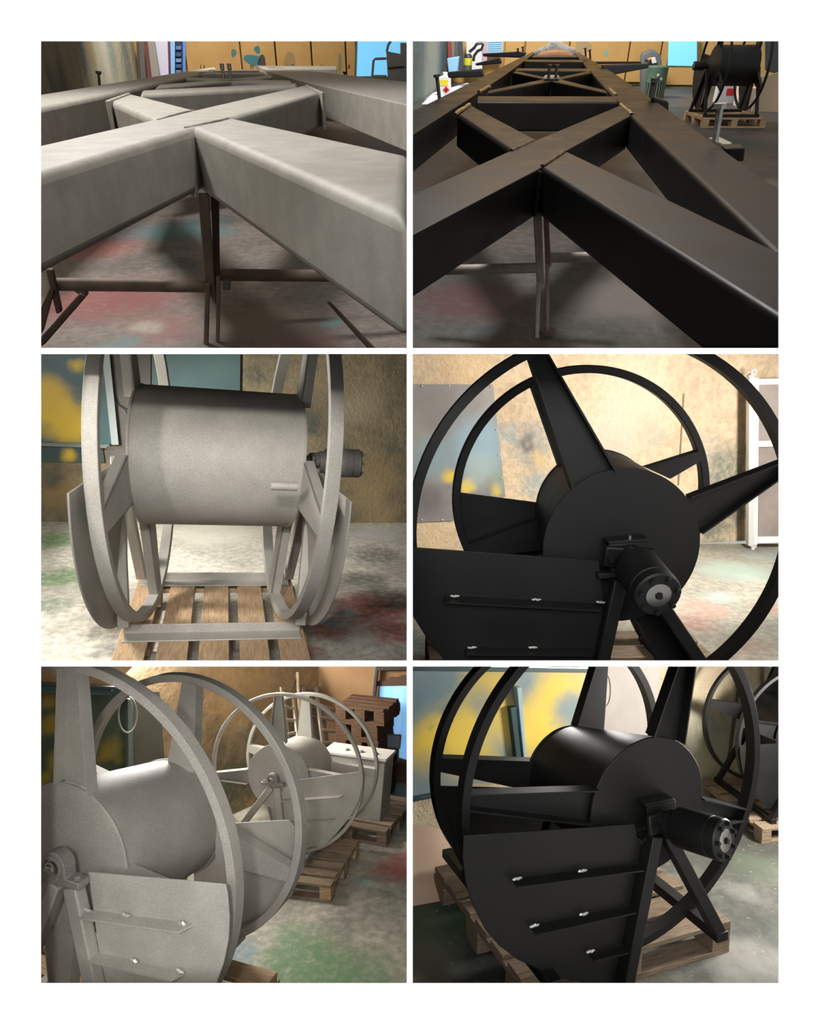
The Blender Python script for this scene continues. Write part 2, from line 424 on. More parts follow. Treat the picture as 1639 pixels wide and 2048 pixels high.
class Wall:
    """vertical wall plane through two floor points given in the bay's picture"""
    def __init__(s, fr, a, b, flip=False, z=0.0):
        s.fr = fr; s.A, s.B = fr.z(a[0], a[1], z), fr.z(b[0], b[1], z)
        s.d = (s.B - s.A).normalized(); s.n = s.d.cross(V((0, 0, 1))).normalized()
        if s.n.dot(fr.o - s.A) < 0: s.n = -s.n
    def at(s, zx, zy, off=0.0): return s.fr.hit(zx, zy, s.A + s.n * off, s.n)
    def slab(s, t0, t1, h, th=.12, z0=0.0):
        p, q = s.A + s.d * t0, s.A + s.d * t1
        p, q = V((p.x, p.y, z0)), V((q.x, q.y, z0))
        return MB().hexa([p, q, q - s.n * th, p - s.n * th, p + V((0, 0, h)), q + V((0, 0, h)), q - s.n * th + V((0, 0, h)), p - s.n * th + V((0, 0, h))])
    def sheet(s, pts, off, th):
        return MB().prism([s.at(p[0], p[1], off) for p in pts], s.n * th)
    def blots(s, lst):                                  # (colour, zx, zy, radius in picture units, amount)
        out = []
        for c, zx, zy, r, amt in lst:
            p = s.at(zx, zy); q = s.at(zx + r, zy)
            out.append((c, p, (q - p).length, amt))
        return out
def fblots(fr, lst):
    out = []
    for c, zx, zy, r, amt in lst:
        p = fr.z(zx, zy); q = fr.z(zx + r, zy); out.append((c, p, (q - p).length, amt))
    return out
def floor_slab(fr, x0, x1, y0, y1): return MB().box(x0, x1, y0, y1, -.1, 0)
# ------------------------------------------------------------------ the white wall with six openings, and added light-blocking dividers behind it
WF = Frame(Matrix.Identity(4), (0, 0), [])
def board():
    xs = [-1400, 82, 813, 825, 1556, 3040]; ys = [-1500, 82.5, 696, 708, 1321, 1333, 1966, 2900]
    TH = .02; k = (BOARD_Y + TH) / BOARD_Y; m = MB()
    def pt(i, j, back):
        v = ray(xs[i], ys[j]) * BOARD_Y
        if back: v *= k
        return v + CAM
    for i in range(5):
        for j in range(7):
            if i in (1, 3) and j in (1, 3, 5): continue
            q = [(i, j + 1), (i + 1, j + 1), (i + 1, j), (i, j)]
            m.hexa([pt(a, b, True) for a, b in q] + [pt(a, b, False) for a, b in q])
    struct(WF, 'wall_front', m, WHITE, 'white wall with six rectangular openings in two columns')
board()
struct(WF, 'added_divider', MB().box(-.003, .003, BOARD_Y + .025, 46, 0, 40), DARKP)  # added unseen partition, keeps lamp light from crossing between bays
for T in (ROWT, ROWB):
    n = V((0, -T, 1)).normalized() * .003
    for x0, x1, b in ((-3.2, -.004, 5.75 if T > 0 else 3.75), (.004, 3.2, 5.0 if T > 0 else 3.75)):
        a = BOARD_Y + .025
        p = [V((x0, a, CAMZ + T * a)), V((x1, a, CAMZ + T * a)), V((x1, b, CAMZ + T * b)), V((x0, b, CAMZ + T * b))]
        struct(WF, 'added_divider', MB().hexa([q - n for q in p] + [q + n for q in p]), DARKP)  # added slabs between rows, block light and cover cut ends
# ------------------------------------------------------------------ lower right bay: black reel on a pallet, yellow sheet wall
A6 = reel_room((0.8824, 2.9245, -1.123), (-0.3682, 0.9273, 0.0677), (0.9294, 0.3691, 0.0), (0.025, -0.0629, 0.9977), (815, 1325), 1, 2)
R6 = A6.sub(Matrix.Translation((0, 0, H0)))
W6 = Wall(A6, (165, 875), (1470, 488))
fl = blotted('floor_paint_black_reel_bay', (112, 110, 102), (74, 78, 72), fblots(A6, [
    ((64, 92, 70), 100, 1130, 260, .8), ((60, 86, 72), 200, 950, 160, .6), ((52, 54, 54), 330, 1330, 130, .85), ((52, 54, 54), 560, 1330, 200, .7), ((150, 148, 140), 1480, 1000, 60, .5),
    ((176, 168, 152), 1400, 560, 130, .7), ((64, 64, 60), 1440, 760, 150, .8), ((74, 74, 70), 1420, 900, 130, .7), ((90, 104, 84), 1530, 880, 110, .6),
    ((160, 158, 150), 1500, 1300, 130, .55), ((120, 116, 108), 80, 1320, 140, .6)]), 1.6, .55, (90, .35, .004), .4, .22, speck=(26, (176, 172, 160), .60, .7), grow=1.5, grain=.5)
struct(A6, 'floor', floor_slab(A6, -3.5, 4.0, -1.0, 4.2), fl)
wl = blotted('wall_plaster_black_reel_bay', (206, 188, 160), (184, 168, 140), W6.blots([
    ((150, 168, 156), 1330, 330, 130, .6), ((190, 180, 120), 1330, 450, 110, .5), ((118, 150, 150), 1350, 480, 40, .5), ((118, 146, 148), 1480, 220, 60, .6), ((196, 176, 146), 1250, 120, 130, .4)]),
    1.5, .85, (38, .9, .012), .2, .3)
struct(A6, 'wall_back', W6.slab(-1.5, 5.5, 2.6), wl)
# sprayed steel sheet fixed along the wall, with its rails
B = W6.at(22, 580, .05)
t = thing(A6, 'sprayed_wall_sheet', B, 'teal and yellow sprayed steel sheet on wall behind the black reel with square guard ribs', 'wall sheet')
def rel(lst, base): return [(c, p - base, r, a) for c, p, r, a in lst]
ys = blotted('sheet_spray_yellow', (128, 146, 150), (110, 132, 138), rel(W6.blots([
    ((222, 190, 66), 100, 330, 130, .95), ((226, 194, 74), 220, 330, 150, .9), ((214, 182, 60), 330, 100, 120, .9), ((224, 190, 66), 640, 120, 120, .95), ((228, 196, 80), 560, 270, 130, .95),
    ((120, 140, 148), 690, 190, 75, .9), ((222, 188, 70), 420, 220, 90, .8), ((84, 116, 130), 130, 190, 40, .8), ((90, 118, 128), 90, 265, 30, .8), ((98, 126, 134), 60, 130, 90, .6),
    ((116, 138, 142), 300, 160, 70, .7), ((108, 130, 136), 450, 120, 60, .7), ((124, 136, 138), 90, 510, 120, .7), ((220, 186, 70), 760, 60, 60, .6), ((200, 180, 80), 340, 385, 60, .8)]), B),
    2.2, .45, (8, .08, .003), .45, .10, grain=.08, grow=1.15)
part(t, 'sheet', W6.sheet([(-60, 25), (790, 25), (845, 430), (540, 470), (20, 590), (-60, 612)], .03, .012), ys, .002)
part(t, 'top_rail', W6.sheet([(-60, 8), (795, 22), (795, 40), (-60, 30)], .045, .03), TEALP, .003)
part(t, 'post', W6.sheet([(432, 190), (458, 185), (497, 430), (460, 430)], .045, .035), TEALP, .003)
part(t, 'post_edge', W6.sheet([(458, 100), (478, 100), (500, 430), (490, 430)], .05, .04), plain('pale_blue_edge', (150, 176, 186), .5), .002)
part(t, 'bottom_rail', W6.sheet([(-60, 600), (20, 582), (110, 565), (110, 580), (20, 598), (-60, 618)], .045, .03), TEALP, .003)
g = mottled('grey_wall_sheet', (150, 142, 138), (168, 160, 150), 1.5, .6)
single(A6, 'grey_wall_sheet', W6.sheet([(835, -20), (1105, -20), (1040, 470), (835, 470)], .02, .01), g, W6.at(950, 470), 'plain grey steel sheet on wall above black drum', 'wall sheet')
ctr = W6.at(862, 120, .07); rx = (W6.at(884, 120, .07) - ctr); rz = (W6.at(862, 190, .07) - ctr)
single(A6, 'hanging_cable_loop', MB().tube([ctr + rx * math.cos(a) + rz * math.sin(a) for a in [i * math.pi / 16 for i in range(32)]], .004, 6, True), plain('grey_cable', (90, 92, 92), .5), ctr, 'thin grey cable loop hanging beside the grey sheet', 'cable loop')
# wall seam
single(A6, 'wall_joint_strip', W6.sheet([(1436, 110), (1444, 110), (1398, 470), (1388, 470)], .0, .012), plain('dark_joint', (92, 84, 70), .8), W6.at(1390, 470), 'dark joint strip between two plaster wall boards by the black ring', 'joint strip')
# leaning fibre sheet
def lean(u, v):
    a = W6.at(-40, 700, .16).lerp(W6.at(175, 735, .10), u); b = A6.z(-40, 1075).lerp(A6.z(150, 1040), u)
    p = a.lerp(b, v); k = math.sin(v * math.pi); return p + W6.n * (-.05 * k) + V((0, 0, .004)) + W6.d * (.05 * k * u)
m = MB().grid(lean, 8, 10); nb = len(m.v); off = W6.n * .006
m2 = MB().add(m.v + [p + off for p in m.v], m.f + [[i + nb for i in f][::-1] for f in m.f])
single(A6, 'fibre_sheet', m2, CARD, A6.z(60, 1060), 'large pale pinkish fibre sheet leaning against the wall', 'board')
# the reel
P6 = dict(Rn=.75, Rf=.6327, r=.2859, L=.5014, rf=.2377, dn=-.0748, df=-.0304, e=(.0794, -.0808), g=(-.0111, -.0955), tr=.034, wa=.05)
t = thing(R6, 'hose_reel', (0, .25, .15 - H0), 'black steel hose reel with quarter-round guard and motor, standing before a yellow sprayed sheet', 'hose reel')
reel_core(t, R6, P6, BLACK,
    [((1057, 318), (1160, 20), (1195, 350), (1242, 20)), ((822, 548), (262, 566), (790, 705), (262, 642)), ((1278, 588), (1472, 632), (1275, 720), (1462, 684)), (-102, .17, .07)],
    [((722, 280), (802, 20), (840, 292), (858, 20)), ((545, 422), (140, 408), (515, 548), (136, 468)), (-8, .15, .06), (-98, .15, .06)])
yg = -.135
gp, _ = guard(t, R6, [(245, 757), (990, 708), (1002, 765), (1030, 800), (1020, 900), (920, 1410), (890, 1420), (800, 1408), (640, 1370), (480, 1298), (400, 1238), (340, 1168), (285, 1062), (252, 955), (240, 850)], yg, BLACK)
for a, b in (((455, 945), (1025, 872)), ((535, 1150), (990, 1052)), ((785, 1262), (968, 1222))):
    rib(t, R6, a, b, yg, BLACK, gp, .045, .004)
for p in ((475, 940), (760, 905), (765, 1095), (795, 1258), (550, 1145)): weld(t, R6, p, yg - .02, gp)
gf, _ = guard(t, R6, [(102, 535), (480, 546), (620, 560), (640, 900), (330, 1000), (230, 880), (160, 745), (118, 640)], .60, BLACK, 1)
# stand
pt = .15 - H0                                             # pallet top in reel axes
def legs(t, fr, y, apex1, foot1, apex2, foot2, w=.05):
    for a, b in ((apex1, foot1), (apex2, foot2)):
        part(t, 'stand_leg', MB().bar(fr.y(a[0], a[1], y), fr.y(b[0], b[1], y), w, w, (0, 1, 0)), BLACK, .005)
legs(t, R6, yg - .03, (1075, 750), (945, 1420), (1125, 745), (1352, 1172), .052)
f2 = R6.y(1352, 1172, yg - .03); zb = f2.z
for xx in (f2.x, -.42):
    part(t, 'base_bar', MB().box(xx - .03, xx + .03, yg - .06, .78, zb - .03, zb + .012), BLACK, .004)
for s in (-1, 1):
    part(t, 'stand_leg', MB().bar((.05, .66, -.2), (.06 + s * .38, .66, zb), .05, .05, (0, 1, 0)), BLACK, .005)
# motor and its mounting plate
mc = R6.y(1098, 690, yg - .01)
pq = [R6.y(a, b, yg - .005) for a, b in ((1045, 632), (1168, 606), (1172, 760), (1050, 775))]
part(t, 'motor_plate', MB().prism(pq, (0, .012, 0)), BLACK, .002)
pk = [R6.y(a, b, yg - .005) for a, b in ((1034, 622), (1160, 592), (1172, 606), (1045, 634))]
part(t, 'plate_flange', MB().prism(pk, (0, .05, .0)), BLACK, .002)
part(t, 'plate_foot', MB().prism([R6.y(a, b, yg - .02) for a, b in ((1030, 772), (1150, 740), (1150, 752), (1032, 786))], (0, .06, 0)), BLACK, .002)
me_ = R6.y(1302, 752, yg - .2)
motor(t, mc, me_ - mc, .92, BLACK, STEEL)
# pallet
pc = A6.z(1410, 1128, .15)
pallet(A6, pc.x - 1.12, pc.x, pc.y, pc.y + .86, 0, 'weathered wooden pallet under the black reel that shows square ribs', (WOODG, WOODG), 6, .15)
pb = None
# second black reel, cut by the right edge of the view
R6b = A6.sub(Matrix.Translation(A6.z(1672, 745)) @ Matrix.Rotation(math.radians(-12), 4, 'Z') @ Matrix.Scale(.62, 4) @ Matrix.Translation((.16, .1, H0)))
t = thing(R6b, 'hose_reel', (0, .25, .15 - H0), 'black hose reel partly cut off at the right edge of the lower right view', 'hose reel')
PB = dict(Rn=.75, Rf=.72, r=.32, L=.62, rf=.30, dn=0, df=0, e=(0, 0), g=(0, 0))
reel_core(t, R6b, PB, BLACK, [(75, .18, .08), (165, .18, .08), (255, .18, .08), (-15, .18, .08)], [(75, .18, .08), (165, .18, .08), (255, .18, .08), (-15, .18, .08)])
q = [V((-.78 * math.cos(a), -.10, -.78 * math.sin(a))) for a in [math.radians(k) for k in range(0, 84, 7)]] + [V((-.08, -.1, -.76)), V((-.06, -.1, 0))]
part(t, 'guard_plate', MB().prism(q, (0, .008, 0)), BLACK)
for y in (-.14, .74):
    for s in (-1, 1): part(t, 'stand_leg', MB().bar((0, y, -.05), (s * .42, y, pt + .04), .05, .05, (0, 1, 0)), BLACK, .004)
    
for s in (-1, 1): part(t, 'base_bar', MB().box(s * .42 - .03, s * .42 + .03, -.18, .78, pt, pt + .05), BLACK, .004)
B6 = A6.sub(Matrix.Translation(A6.z(1672, 745)) @ Matrix.Rotation(math.radians(-12), 4, 'Z') @ Matrix.Scale(.62, 4) @ Matrix.Translation((.16, .1, 0)))
pallet(B6, -.6, .6, -.25, .85, 0, 'pale pallet under the cut-off black reel at the right edge', (WOODG, WOODG), 6, .15)
# aluminium door frame leaning behind it
single(A6, 'aluminium_post', W6.sheet([(1556, 15), (1587, 15), (1580, 330), (1548, 330)], .04, .05), ALU, W6.at(1560, 330), 'pale aluminium post against wall behind the cut-off reel', 'post')
area('bay_lamp', (.9, 4.7, CAMZ - .86), A6.w((.2, .9, 0)), .9, 50, (1, .97, .92), .35)
area('bay_lamp', (2.7, 3.7, CAMZ - 1.0), A6.w((.3, .5, .4)), .5, 70, (1, .97, .92), .3)
# ------------------------------------------------------------------ middle right bay: black reel seen close, plaster wall
A4 = reel_room((0.7374, 2.6788, -0.0707), (-0.034, 0.975, 0.2195), (0.9994, 0.0348, 0.0), (0.0076, -0.2194, 0.9756), (815, 700), 1, 1)
R4 = A4.sub(Matrix.Translation((0, 0, H0)))
W4 = Wall(A4, (100, 905), (1370, 838))
fl = blotted('floor_paint_close_reel_bay', (176, 172, 156), (150, 148, 136), fblots(A4, [
    ((168, 186, 176), 1420, 960, 130, .8), ((150, 170, 168), 1560, 900, 80, .5), ((170, 128, 118), 1290, 1130, 90, .8), ((150, 108, 100), 1250, 1190, 90, .7), ((156, 172, 170), 1370, 1080, 60, .6),
    ((160, 112, 104), 1590, 1130, 60, .6), ((150, 120, 110), 1480, 1290, 90, .6), ((100, 116, 124), 60, 1290, 90, .7), ((130, 128, 120), 40, 1180, 60, .5), ((120, 118, 112), 1330, 860, 60, .7), ((112, 110, 104), 1480, 870, 60, .7)]),
    2.4, .5, (90, .3, .004), .4, .15, speck=(30, (206, 202, 190), .62, .5), grow=1.5, grain=.5)
struct(A4, 'floor', floor_slab(A4, -3, 4, -1.2, 3.2), fl)
wl = blotted('wall_plaster_close_reel_bay', (208, 186, 156), (192, 170, 142), W4.blots([
    ((122, 138, 140), 540, 420, 110, .7), ((100, 92, 92), 520, 410, 55, .75), ((118, 150, 162), 440, 360, 60, .5), ((110, 146, 156), 560, 590, 70, .6), ((216, 180, 104), 570, 470, 50, .5), ((150, 158, 140), 1060, 370, 80, .5),
    ((190, 180, 170), 880, 380, 160, .5), ((192, 182, 168), 1000, 200, 200, .4), ((88, 108, 104), 1380, 520, 110, .75), ((70, 92, 84), 1330, 780, 110, .75), ((60, 78, 74), 1450, 650, 110, .7), ((210, 176, 130), 250, 60, 150, .5), ((146, 150, 148), 1300, 430, 70, .4),  # dark teal blots at right paint the shadow beside the frame panel
    ((206, 180, 140), 100, 820, 120, .5)]), 2.0, .85, (34, 1.0, .012), .2, .16)
struct(A4, 'wall_back', W4.slab(-1.6, 3.6, 2.4), wl)
B = W4.at(200, 745, .03)
t = thing(A4, 'sprayed_wall_sheet', B, 'grey, blue and yellow sprayed sheet screwed to the plaster wall behind the ring', 'wall sheet')
sm = blotted('sheet_spray_grey_blue', (118, 114, 112), (136, 132, 126), rel(W4.blots([
    ((128, 156, 168), 300, 420, 150, .9), ((120, 146, 154), 100, 470, 110, .7), ((206, 176, 62), 180, 545, 42, .95), ((208, 178, 66), 262, 590, 42, .95), ((200, 170, 60), 380, 610, 34, .8), ((104, 96, 94), 130, 250, 120, .6),
    ((92, 84, 84), 90, 650, 90, .7), ((150, 166, 160), 300, 520, 90, .6), ((128, 150, 130), 400, 560, 60, .5)]), B), 2.5, .55, (14, .1, .003), .4, .07, grain=.08)
part(t, 'sheet', W4.sheet([(-80, 150), (370, 150), (425, 640), (300, 700), (200, 745), (-80, 757)], .012, .008), sm, .001)
for zx, zy in ((60, 157), (180, 157), (280, 156), (360, 158), (372, 250), (385, 350), (395, 460), (408, 560), (60, 742), (150, 742)):
    part(t, 'screw', MB().lathe(W4.at(zx, zy, .02), W4.n, [(0, .008), (.004, .007), (.006, .003)], 8), ZINC)
single(A4, 'wall_joint_strip', W4.sheet([(1200, 190), (1206, 190), (1182, 590), (1176, 590)], .0, .006), plain('joint_brown', (120, 104, 84), .9), W4.at(1180, 590), 'thin dark joint between plaster boards seen through the far ring', 'joint strip')  # brown seam colour between the plaster boards
# aluminium frame panel standing on the right
t = thing(A4, 'aluminium_frame_panel', A4.z(1510, 878), 'aluminium framed panel with grey infill standing at the right against the wall', 'frame panel')
Q = A4.z(1512, 872); n4 = V((0, -1, 0))
def fq(pts, off, th): return MB().prism([A4.y(a, b, Q.y - off) for a, b in pts], (0, th, 0))
part(t, 'post', fq([(1490, 110), (1512, 100), (1524, 865), (1487, 855)], .0, .05), ALU, .004)
part(t, 'post', fq([(1514, 120), (1533, 122), (1527, 850), (1512, 850)], .006, .05), plain('aluminium_light', (232, 228, 220), .5), .003)
for yy in (140, 412, 832): part(t, 'rail', fq([(1530, yy - 14), (1760, yy - 18), (1760, yy + 6), (1528, yy + 12)], .0, .05), plain('aluminium_rail', (222, 220, 214), .5), .003)
part(t, 'infill_panel', fq([(1530, 140), (1760, 140), (1760, 830), (1528, 830)], -.03, .01), mottled('infill_grey', (120, 112, 106), (140, 130, 122), 3, .7))
part(t, 'foot', fq([(1500, 850), (1518, 850), (1514, 880), (1502, 880)], .0, .03), ALU, .003)
part(t, 'hook', MB().tube([A4.y(a, b, Q.y - .01) for a, b in ((1500, 112), (1503, 90), (1512, 82), (1520, 92), (1517, 108))], .006, 8), ALU)
# the reel
P4 = dict(Rn=.75, Rf=.60, r=.3019, L=.6054, rf=.2784, dn=-.0244, df=-.009, e=(.0676, -.0562), g=(.0791, .0124), tr=.036, wa=.05)
t = thing(R4, 'hose_reel', (0, .3, .15 - H0), 'black steel hose reel seen close from its motor side before a plaster wall', 'hose reel')
reel_core(t, R4, P4, BLACK,
    [((712, 605), (522, 30), (905, 525), (612, 20)), ((1225, 636), (1615, 488), (1278, 798), (1617, 560)), (205, .18, .08), ((1128, 1110), (1330, 1560), (1000, 1180), (1180, 1560))],
    [((660, 520), (528, 140), (760, 520), (580, 125)), ((1030, 510), (1272, 434), (1135, 558), (1282, 472)), (207, .16, .07), (297, .16, .07)])
yg = -.085
gp, _ = guard(t, R4, [(-60, 856), (22, 862), (835, 920), (842, 1000), (862, 1130), (820, 1420), (300, 1460), (250, 1432), (165, 1362), (85, 1262), (15, 1150), (-25, 1040), (-50, 940)], yg, BLACK)
for a, b in (((160, 1070), (865, 1108)), ((250, 1296), (830, 1300))): rib(t, R4, a, b, yg, BLACK, gp, .04, .012)
for p in ((205, 1073), (560, 1088), (280, 1297), (545, 1297), (840, 1100)): weld(t, R4, p, yg - .018, gp, (.035, .01, .007))
guard(t, R4, [(205, 618), (570, 665), (600, 780), (640, 1000), (420, 1060), (300, 960), (245, 880), (212, 780), (200, 690)], .66, BLACK, 1)
for a, b in (((922, 1000), (840, 1380)), ((1105, 1110), (1300, 1400))):
    part(t, 'stand_leg', MB().bar(R4.y(*a, yg - .03), R4.y(*b, yg - .03), .05, .05, (0, 1, 0)), BLACK, .006)
for s in (-1, 1): part(t, 'stand_leg', MB().bar((.12, .74, -.05), (.12 + s * .36, .74, .2 - H0), .05, .05, (0, 1, 0)), BLACK, .006)
for x in (-.36, .5): part(t, 'base_bar', MB().box(x - .025, x + .025, yg - .05, .78, .15 - H0, .2 - H0), BLACK, .004)
part(t, 'motor_plate', MB().prism([R4.y(a, b, yg - .02) for a, b in ((876, 850), (1052, 838), (1056, 892), (1000, 985), (888, 985))], (0, .012, 0)), BLACK, .003)
part(t, 'plate_flange', MB().prism([R4.y(a, b, yg - .02) for a, b in ((874, 838), (1050, 822), (1062, 836), (1060, 862), (1048, 862), (1046, 838), (880, 852))], (0, .07, 0)), BLACK, .002)
part(t, 'plate_foot', MB().prism([R4.y(a, b, yg - .03) for a, b in ((828, 978), (950, 970), (950, 990), (836, 1000))], (0, .08, 0)), BLACK, .002)
bolt(t, R4.y(968, 832, yg - .0), (0, 0, 1), .008, .02, STEEL)
mc = R4.y(962, 900, yg - .02); me_ = R4.y(1078, 1050, yg - .27)
motor(t, mc, me_ - mc, .96, BLACK, STEEL)
pallet(A4, -.62, .78, -.22, .9, 0, 'pallet glimpsed between the legs of the close black reel', (WOODG, WOODG), 6, .15)
spot('bay_lamp', (2.5, 3.6, CAMZ + .7), A4.w(W4.at(860, 480)), 400, 120, (1, .95, .88), .15)
area('bay_lamp', (2.4, 3.0, CAMZ + .52), A4.w((.3, .8, .5)), .5, 40, (1, .97, .92), .4)
# ------------------------------------------------------------------ lower left bay: row of grey primed reels along a plaster wall
A5 = reel_room((-1.2971, 2.7297, -1.3218), (0.3594, 0.9325, 0.0363), (0.9331, -0.3596, 0.0), (-0.0131, -0.0339, 0.9993), (72, 1325), -1, 2)
R5 = A5.sub(Matrix.Translation((0, 0, H0)))
W5 = Wall(A5, (842, 671), (1240, 490))
fl = blotted('floor_paint_grey_reel_bay', (170, 164, 148), (140, 136, 124), fblots(A5, [
    ((72, 112, 62), 1180, 1330, 190, .85), ((84, 118, 78), 1400, 1370, 150, .7), ((86, 116, 84), 1120, 1200, 100, .7), ((160, 88, 84), 1590, 880, 90, .85), ((150, 96, 90), 1490, 930, 60, .6), ((104, 140, 136), 1430, 950, 60, .6),
    ((108, 138, 134), 1580, 690, 70, .7), ((120, 112, 110), 1430, 790, 70, .6), ((96, 124, 134), 880, 1270, 60, .7), ((96, 92, 86), 1330, 1130, 90, .5), ((84, 128, 76), 90, 1180, 70, .9), ((220, 216, 206), 900, 660, 60, .8), ((104, 140, 140), 1600, 560, 60, .6), ((64, 112, 66), 60, 1290, 60, .8), ((214, 210, 200), 120, 1090, 40, .8)]),
    2.2, .6, (80, .35, .004), .35, .18, speck=(34, (92, 88, 80), .60, .55), grow=1.5, grain=.5)
struct(A5, 'floor', floor_slab(A5, -3.5, 5.0, -1.2, 6.0), fl)
cn = A5.z(1240, 490)
wl = blotted('wall_plaster_grey_reel_bay', (182, 154, 118), (160, 134, 102), W5.blots([
    ((84, 92, 76), 800, 420, 110, .7), ((70, 92, 86), 850, 530, 90, .75), ((98, 84, 62), 760, 300, 70, .6), ((176, 140, 92), 900, 110, 160, .5), ((96, 90, 70), 560, 300, 90, .5), ((74, 84, 70), 870, 610, 70, .6), ((104, 96, 78), 700, 200, 60, .4), ((86, 96, 88), 930, 330, 60, .5)]),
    2.2, .85, (40, .9, .01), .2, .22)
w5 = struct(A5, 'wall_left', W5.slab(-3.2, (cn - W5.A).length, 2.6), wl)
W5b = Wall(A5, (1240, 490), (1640, 518))
struct(A5, 'wall_back', W5b.slab(0, 4.0, 2.6), mottled('wall_board_brown', (152, 120, 84), (136, 104, 72), 3, .85, 40, .6))
# dark sprayed sheet and rail at the left of the wall
B = W5.at(22, 560, .03)
t = thing(A5, 'sprayed_wall_sheet', B, 'dark green and yellow sprayed sheet under a teal rail behind the front grey reel', 'wall sheet')
sm = blotted('sheet_spray_dark_yellow', (54, 66, 54), (66, 78, 62), rel(W5.blots([
    ((150, 128, 34), 60, 260, 60, .9), ((158, 132, 36), 100, 420, 60, .9), ((146, 124, 36), 310, 380, 60, .85), ((60, 78, 82), 230, 260, 70, .8), ((150, 126, 34), 40, 160, 50, .8), ((56, 74, 78), 180, 150, 50, .7), ((120, 112, 44), 350, 420, 34, .7), ((150, 130, 40), 40, 500, 50, .8)]), B),
    3, .45, (14, .1, .003), .4, .07, grain=.08)
part(t, 'sheet', W5.sheet([(-300, 130), (392, 140), (400, 468), (-300, 700)], .02, .01), sm)
part(t, 'rail', W5.sheet([(-300, 70), (392, 112), (392, 145), (-300, 120)], .035, .03), TEALP, .003)
part(t, 'rail_cap', W5.sheet([(-300, 62), (392, 104), (392, 116), (-300, 76)], .035, .05), plain('rail_edge_dark', (44, 52, 52), .6), .002)
part(t, 'post', W5.sheet([(386, 155), (406, 155), (410, 466), (388, 466)], .03, .04), plain('post_grey_green', (104, 116, 112), .5), .003)
for zx in (215, 330): part(t, 'screw', MB().lathe(W5.at(zx, 120, .07), W5.n, [(0, .008), (.004, .007), (.006, .003)], 8), ZINC)
single(A5, 'grey_wall_sheet', W5.sheet([(410, 120), (535, 128), (560, 460), (416, 465)], .015, .01), mottled('wall_sheet_dark_grey', (78, 76, 68), (94, 92, 82), 3, .6), W5.at(480, 462), 'dark grey sheet on wall between the sprayed sheet and bare plaster', 'wall sheet')
c = W5.at(400, 228, .10); rx = W5.at(440, 228, .10) - c; rz = W5.at(400, 306, .10) - c
single(A5, 'hanging_hose_loop', MB().tube([c + rx * math.cos(a) + rz * math.sin(a) for a in [i * math.pi / 18 for i in range(36)]], .006, 8, True), plain('pale_hose', (150, 150, 140), .5), c, 'thin pale hose loop hanging from the wall post', 'hose loop')
# front reel
P5 = dict(Rn=.75, Rf=.6281, r=.2981, L=.6087, rf=.271, dn=-.0039, df=-.0498, e=(-.0444, -.035), g=(.0322, -.0825), tr=.036, wa=.05)
t = thing(R5, 'hose_reel', (0, .3, .15 - H0), 'grey primed hose reel in the foreground with bearing block and ribbed guard', 'hose reel')
reel_core(t, R5, P5, GREY,
    [((95, 520), (112, 20), (245, 572), (202, 20)), ((402, 895), (560, 960), (380, 990), (540, 1060)), (-98, .17, .07), (172, .17, .07)],
    [((590, 440), (655, 78), (706, 470), (716, 85)), ((800, 690), (1128, 886), (800, 860), (1112, 942)), (-100, .16, .07), (172, .16, .07)])
yg = -.13
gp, _ = guard(t, R5, [(228, 915), (825, 970), (834, 1010), (842, 1110), (838, 1210), (818, 1310), (775, 1430), (310, 1430), (272, 1250), (240, 1010)], yg, GREY)
for a, b in (((215, 1076), (690, 1140)), ((262, 1262), (655, 1352))): rib(t, R5, a, b, yg, GREY, gp, .045, .004)
for p in ((395, 1098), (640, 1136), (430, 1300), (630, 1345), (225, 1076)): weld(t, R5, p, yg - .012, gp, (.035, .01, .010))
guard(t, R5, [(700, 700), (845, 700), (1105, 685), (1187, 780), (1166, 905), (1116, 1016), (1046, 1096), (964, 1158), (880, 1202), (760, 1230), (690, 1000)], .70, GREY, 1)
bc = R5.y(98, 882, yg - .03)
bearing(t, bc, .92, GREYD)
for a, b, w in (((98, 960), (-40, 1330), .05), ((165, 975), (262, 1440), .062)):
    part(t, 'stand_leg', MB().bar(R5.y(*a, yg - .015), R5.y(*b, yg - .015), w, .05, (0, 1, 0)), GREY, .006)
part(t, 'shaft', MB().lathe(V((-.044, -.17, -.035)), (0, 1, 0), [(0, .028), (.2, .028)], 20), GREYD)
for s in (-1, 1): part(t, 'stand_leg', MB().bar((0, .74, -.2), (s * .2, .74, .2 - H0), .05, .05, (0, 1, 0)), GREY, .006)
for x in (-.4, .2): part(t, 'base_bar', MB().box(x - .025, x + .025, yg - .05, .78, .15 - H0, .2 - H0), GREY, .004)
for y in (yg, .74): part(t, 'base_bar', MB().box(-.42, .2, y - .025, y + .025, .15 - H0, .2 - H0), GREY, .004)
pc = A5.z(1042, 1362, .15)
pallet(A5, pc.x - 1.25, pc.x, pc.y - .78, pc.y + .02, 0, 'pale pallet under the foreground grey reel, one corner showing', (WOODX, WOODX), 6, .15)
